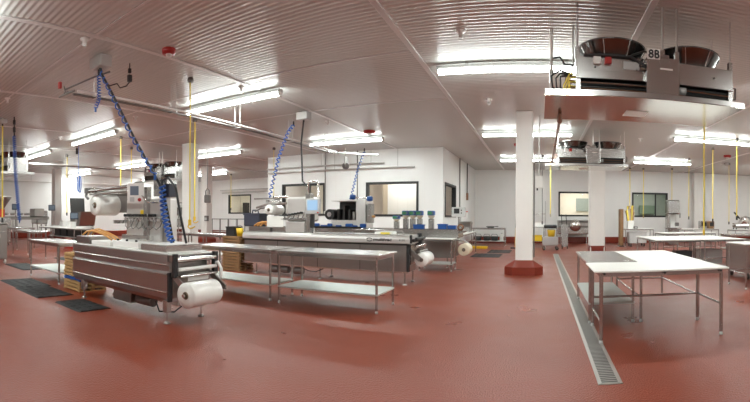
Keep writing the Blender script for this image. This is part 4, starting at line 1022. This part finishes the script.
# tall rack next to the column
rk = thing('shelf_rack', 'thin grey shelf rack beside the middle column by the back wall', 'rack', (-.12, 21.5, 0))
for sx in (-.38, .38):
    for sy in (-.22, .22): G().cyl((sx, sy, 0), (sx, sy, 2.3), .018, n=8).obj('post', 'galv', rk)
for z_ in (.3, 1.0, 1.65): G().box(-.4, -.24, z_, .4, .24, z_ + .03).obj('shelf', 'steel', rk)
bin_('white tub on the lower shelf of the thin rack', -.40, .18, 21.32, 21.66, 1.031, 1.3, 'white')
bin_('yellow tub on the bottom shelf of the thin rack', -.40, .1, 21.32, 21.66, .331, .62, 'yplastic')
sq = thing('floor_squeegee', 'black and yellow squeegee pole leaning by the middle column', 'squeegee', (-1.18, 20.6, 0))
G().cyl((0, 0, .05), (.03, .0, 1.0), .022, n=8).obj('handle', 'yplastic', sq)
G().cyl((.03, 0, 1.0), (.05, .0, 2.0), .03, n=8).obj('grip', 'black', sq)
G().box(-.22, -.03, 0, .22, .03, .07, .01).obj('blade', 'black', sq)
# tub cart under the back-wall table
tc = bin_('grey tub standing under the table with yellow rags', 4.6, 5.5, 21.95, 22.7, .18, .75, 'grey', 'wheeled_tub', 'tub')
for x in (-.35, .35):
    for y in (-.28, .28): G().lathe([(.02, -.02), (.085, -.02), (.085, .02), (.02, .02), (.02, -.02)], (x, y, -.095), 'x', 12).obj('wheel', 'dark', tc)
rg = thing('rag_bundle', 'yellow and brown rags standing in a white box', 'rags', (4.72, 22.3, .931))
G().box(-.16, -.15, 0, .16, .15, .42, .01).obj('box', 'white', rg)
for k in range(20):
    a, b = random.uniform(-.15, .15), random.uniform(-.1, .1)
    G().tube([(a, b, .40), (a * 1.1 + random.uniform(-.03, .03), b, .65), (a * 1.4 + random.uniform(-.05, .05), b, .85 + random.uniform(0, .35))], .055, 6).obj('rag', ('tan', 'yellow', 'brown', 'kraft')[k % 4], rg)
pn = thing('steel_panel_stand', 'narrow brown upright stand beside the table with rags', 'stand', (4.22, 22.4, 0))
G().box(-.08, -.25, .05, .10, .25, 1.95, .02).obj('panel', 'brown', pn); G().box(-.12, -.32, 0, .12, .32, .05, .01).obj('base', 'dark', pn)
sb = thing('black_box', 'black small box in front of the rag box on the white table', 'box', (4.95, 22.1, .931)); G().box(-.1, -.08, 0, .1, .08, .12, .02).obj('body', 'black', sb); G().box(-.07, -.085, .02, .07, -.079, .1).obj('face', 'grey', sb)
# band saw
bs = thing('band_saw', 'tall stainless band saw standing by the back wall', 'band saw', (7.2, 22.9, 0))
G().box(-.33, -.3, 0, .33, .3, .92, .03).obj('base', 'steel', bs)
G().box(-.33, -.22, .92, -.16, .25, 1.75, .02).obj('column', 'steel', bs)
G().box(-.35, -.28, 1.70, .36, .28, 2.48, .06).obj('wheel_housing', 'steel', bs)
G().box(-.36, -.42, .92, .42, .36, .96, .01).obj('table', 'bright', bs)
G().box(.18, -.03, .96, .20, 0, 1.70).obj('blade', 'bright', bs)
G().box(-.15, .20, 1.0, .36, .24, 1.70).obj('back_guard', 'white', bs)
G().box(.10, -.32, 1.05, .30, -.1, 1.25, .03).obj('pusher', 'iron', bs)
G().tube([(.36, -.1, 1.8), (.42, -.1, 1.75), (.42, -.1, 1.5)], .03, 7).obj('handle', 'iron', bs)
# small appliances
for x, w, h, m_, lb in ((8.38, .36, .42, 'steel', 'steel boxed appliance on the white table by the pilaster'), (8.82, .30, .40, 'brown', 'brown boxed appliance on the white table by the pilaster')):
    t = thing('countertop_appliance', lb, 'appliance', (x, 21.3, .931))
    G().box(-w / 2, -.2, 0, w / 2, .2, h, .02).obj('body', m_, t); G().box(-w / 2 + .04, -.207, h * .35, w / 2 - .04, -.199, h * .85).obj('door', 'dark', t); G().cyl((w / 2 - .06, -.23, h * .2), (w / 2 - .06, -.2, h * .2), .02, n=8).obj('knob', 'bright', t)
# slicer
sl = thing('meat_slicer', 'stainless meat slicer with a raised black handle on a white table', 'slicer', (10.0, 20.0, .931))
G().box(-.42, -.22, .06, .38, .22, .24, .05).obj('base', 'steel', sl)
for sx in (-.36, .32):
    for sy in (-.16, .16): G().cyl((sx, sy, 0), (sx, sy, .07), .03, n=8).obj('foot', 'black', sl)
G().lathe([(.001, -.015), (.24, -.012), (.25, 0), (.24, .012), (.001, .015)], (.18, -.06, .42), 'y', 28).obj('blade', 'bright', sl)
G().prism([(-.45, .26), (-.05, .30), (.12, .62), (.05, .64), (-.12, .36), (-.45, .30)], -.15, .12, 'y').obj('carriage', 'bright', sl)
G().prism([(.2, .24), (.45, .24), (.5, .60), (.3, .66)], -.02, .2, 'y').obj('motor_housing', 'iron', sl)
G().cyl((-.12, -.05, .55), (-.45, -.1, .86), .04, n=10).obj('handle', 'black', sl)
# steel bin behind the edge table
bn = bin_('large stainless bin on wheels behind the table at the picture edge', 4.75, 6.3, 9.3, 10.4, .17, .82, 'steel', 'wheeled_bin', 'bin')
for x in (-.65, .65):
    for y in (-.45, .45): G().lathe([(.02, -.02), (.083, -.02), (.083, .02), (.02, .02), (.02, -.02)], (x, y, -.087), 'x', 14).obj('wheel', 'dark', bn)
ub = bin_('dark crate under the nearer table of the second island', 4.0, 4.5, 12.3, 12.7, 0, .5, 'black', 'storage_crate', 'crate')
bin_('grey crate under the rear table of the second island', 5.1, 5.9, 13.2, 13.9, 0, .45, 'grey', 'storage_crate', 'crate')
bin_('grey crate on the floor below the bare steel table', 7.6, 8.4, 15.6, 16.2, .301, .65, 'grey', 'storage_crate', 'crate')

# ------------------------------------------------------------------ far corner
gm = thing('wheeled_machine', 'grey stainless machine on white castors at the frame edge', 'machine', (-13.25, 4.1, 0))
G().box(-.7, -.4, .14, .7, .4, 1.22, .03).obj('cabinet', 'dull', gm)
G().box(-.72, -.42, 1.22, .72, .42, 1.29, .01).obj('top', 'steel', gm)
G().box(.70, .0, .80, .706, .16, .92).obj('label_plate', 'white', gm)
G().box(.70, -.35, .98, .712, .35, 1.0).obj('handle_rail', 'bright', gm)
for sx in (-.58, .62):
    for sy in (-.32, .34):
        w_ = G().lathe([(.02, -.025), (.07, -.025), (.075, 0), (.07, .025), (.02, .025), (.02, -.025)], (sx, sy, .075), 'y', 16).obj('castor', 'white', gm)
        G().box(sx - .02, sy - .04, .08, sx + .02, sy + .04, .145).obj('fork', 'steel', w_)
hp = thing('hopper_machine', 'machine with a steel cone hopper and red band by the outer tables', 'machine', (-19.3, 6.35, 0)) if False else thing('hopper_machine', 'machine with a steel cone hopper and red band by the outer tables', 'machine', (-20.6, 7.0, 0))
G().box(-.5, -.4, .1, .5, .4, 1.4, .03).obj('base', 'steel', hp)
G().lathe([(.14, 1.75), (.55, 2.35), (.58, 2.40), (.55, 2.40), (.12, 1.78), (.14, 1.75)], n=28).obj('hopper', 'dull', hp)
G().cyl((0, 0, 1.4), (0, 0, 1.78), .22, n=18).obj('neck', 'red', hp)
for sx in (-.4, .4):
    for sy in (-.3, .3): G().cyl((sx, sy, 0), (sx, sy, .12), .04, n=8).obj('foot', 'dark', hp)
cv = thing('conveyor', 'steel conveyor with rollers running along the outer wall', 'conveyor', (-22.0, 7.6, 0))
cv.rotation_euler = (0, 0, 0)
G().box(-.35, -1.2, 1.25, .35, 2.6, 1.38, .02).obj('bed', 'dull', cv)
G().box(-.30, -1.2, 1.38, .30, 2.6, 1.41).obj('belt', 'dark', cv)
for y in (-1.0, .7, 2.4):
    for sx in (-.3, .3): G().box(sx - .03, y - .03, 0, sx + .03, y + .03, 1.25).obj('leg', 'steel', cv)
G().prism([(-1.0, 1.41), (-.2, 1.41), (-.2, 1.75), (-.5, 2.0), (-.7, 1.9)], -.3, .3, 'x').obj('feed_guard', 'steel', cv)
for y in (.2, .6, 1.0, 1.4): G().cyl((-.32, y, 1.55), (.32, y, 1.55), .06, n=12).obj('roller', 'steel', cv)
G().box(-.34, 1.7, 1.41, .34, 2.3, 1.85, .03).obj('drive_box', 'dull', cv)
# boxes and bins on the far tables and wall
def monitor(label, x, y, z, ang=.6, m_='navy'):
    t = thing('control_screen', label, 'control box', (x, y, 0), rz=ang); G().box(-.2, -.08, z, .2, .08, z + .34, .02).obj('case', m_, t); G().box(-.16, -.086, z + .06, .16, -.079, z + .30).obj('screen', 'lcd', t); G().cyl((0, .02, .02), (0, .02, z), .03, n=8).obj('post', 'steel', t); G().box(-.14, -.1, 0, .14, .12, .02).obj('base', 'steel', t)
monitor('dark blue control box over the outer conveyor, by the hanging blue hose', -22.7, 8.6, 1.78, 1.1, 'navy')
monitor('dark blue control box at the end of the outer conveyor', -22.8, 10.9, 1.75, 1.1, 'navy')
monitor('dark blue control box behind the long pale table, before the corner column', -18.6, 10.1, 1.29, 1.1, 'navy')
sp_ = thing('steel_bin', 'steel box on legs between the outer wall and corner column', 'machine', (-23.0, 10.2, 0))
G().box(-.4, -.35, 1.0, .4, .35, 1.75, .04).obj('body', 'steel', sp_)
for sx in (-.34, .34):
    for sy in (-.28, .28): G().cyl((sx, sy, 0), (sx, sy, 1.0), .03, n=8).obj('leg', 'steel', sp_)
th = thing('tipping_hopper', 'brown steel hopper with raised tilted lid behind the film tower', 'machine', (-18.0, 10.4, 0)) if False else thing('tipping_hopper', 'brown steel hopper with raised tilted lid behind the long pale table', 'machine', (-21.8, 12.4, 0))
G().prism([(-.6, .9), (.5, .9), (.7, 1.7), (-.6, 1.5)], -.5, .5, 'y').obj('bin', 'dull', th)
G().prism([(-.62, 1.5), (-.52, 1.48), (-.62, 2.5), (-.76, 2.5)], -.45, .45, 'y').obj('lid', 'dark', th)
G().box(-.6, -.45, .1, .5, .45, .9, .03).obj('base', 'steel', th)
for sx in (-.5, .4): G().box(sx - .06, -.4, 0, sx + .06, .4, .1).obj('foot', 'dark', th)
for k, (x, lb) in enumerate(((-21.9, 'dark bin under the corner white table, nearest the outer wall'), (-21.1, 'dark bin in the row under the corner white table, second from the outer wall'), (-20.3, 'dark bin in the row under the corner white table, third from the outer wall'), (-19.5, 'dark bin in the row under the corner white table, farthest from the outer wall'))):
    bin_(lb, x - .3, x + .3, 10.8, 11.25, .351, .72, 'dark', 'storage_bin')
bin_('white pail on the long pale table', -17.6, -17.3, 9.2, 9.5, .921, 1.2, 'white')
bin_('white pail on the corner white table', -21.6, -21.2, 10.8, 11.2, .901, 1.18, 'white')
bin_('red tray under the long pale table', -17.9, -17.1, 9.2, 9.7, 0, .3, 'red', 'floor_crate', 'crate')
# rack behind the hooked column
r2 = thing('steel_shelving', 'stainless shelving behind the white column with the yellow hook', 'shelving', (-16.4, 14.3, 0))
for sx in (-1.0, 1.0):
    for sy in (-.3, .3): G().cyl((sx, sy, 0), (sx, sy, 2.15), .025, n=8).obj('post', 'steel', r2)
for z_ in (.35, .95, 1.5, 2.1): G().box(-1.02, -.32, z_, 1.02, .32, z_ + .035).obj('shelf', 'steel', r2)
for k, (x, z_, m_, lb) in enumerate(((-17.1, .986, 'grey', 'grey tub on the middle shelf of the stainless shelving'), (-16.0, .986, 'steel', 'steel tub on the middle shelf of the stainless shelving'), (-16.8, 1.536, 'dull', 'dull steel tub on the upper shelf of the stainless shelving'), (-15.9, 1.536, 'iron', 'dark tub on the upper shelf of the stainless shelving'), (-16.5, .386, 'grey', 'grey tub on the bottom shelf of the stainless shelving'))):
    bin_(lb, x - .36, x + .36, 14.08, 14.52, z_, z_ + .36, m_, 'storage_tub', 'tub')
# rail by the far window and dark equipment
rr = thing('work_platform', 'dark steel platform with handrails in front of the far back window', 'platform', (-18.0, 20.6, 0))
G().box(-1.1, -.4, .45, 1.1, .4, .5).obj('deck', 'steel', rr)
for x in (-1.05, -.35, .35, 1.05):
    for y in (-.36, .36): G().cyl((x, y, 0), (x, y, 1.3), .025, n=8).obj('post', 'iron', rr)
for y in (-.36, .36): G().cyl((-1.08, y, 1.3), (1.08, y, 1.3), .028, n=8).obj('handrail', 'iron', rr)
wall_item = thing('wall_dispenser', 'small dark dispenser on the pale rear column', 'dispenser', (-16.9, 17.53, 1.2)); G().box(-.12, -.12, 0, .12, .03, .3, .02).obj('body', 'iron', wall_item); G().box(-.08, -.126, .05, .08, -.119, .2).obj('cover', 'grey', wall_item)

# ------------------------------------------------------------------ camera, world
cam = bpy.data.cameras.new('camera'); co = bpy.data.objects.new('camera', cam); COL.objects.link(co); sc.camera = co
F = 434.0; CY = 216.5; RHO = .005; YAW = (375 - 540) / F
cam.type = 'PANO'; cam.panorama_type = 'CENTRAL_CYLINDRICAL'
cam.central_cylindrical_range_u_min = -375 / F; cam.central_cylindrical_range_u_max = 375 / F
cam.central_cylindrical_range_v_min = -(402 - CY) / F; cam.central_cylindrical_range_v_max = CY / F
cam.clip_start = .05; cam.clip_end = 200
fw = Vector((math.sin(YAW), math.cos(YAW), 0)); r0 = Vector((math.cos(YAW), -math.sin(YAW), 0))
rt = r0 * math.cos(RHO) + Vector((0, 0, math.sin(RHO))); up = rt.cross(fw)
mx = Matrix((rt, up, -fw)).transposed().to_4x4(); mx.translation = (0, 0, 1.5)
co.matrix_world = mx
w = bpy.data.worlds.new('world'); sc.world = w; w.use_nodes = True
w.node_tree.nodes['Background'].inputs[0].default_value = (.8, .82, .85, 1); w.node_tree.nodes['Background'].inputs[1].default_value = .3
sc.view_settings.view_transform = 'Standard'; sc.view_settings.look = 'None'; sc.view_settings.gamma = 1; sc.view_settings.exposure = 0.46
sc.cycles.use_denoising = True
sc.cycles.max_bounces = 10; sc.cycles.diffuse_bounces = 6; sc.cycles.sample_clamp_indirect = 6.
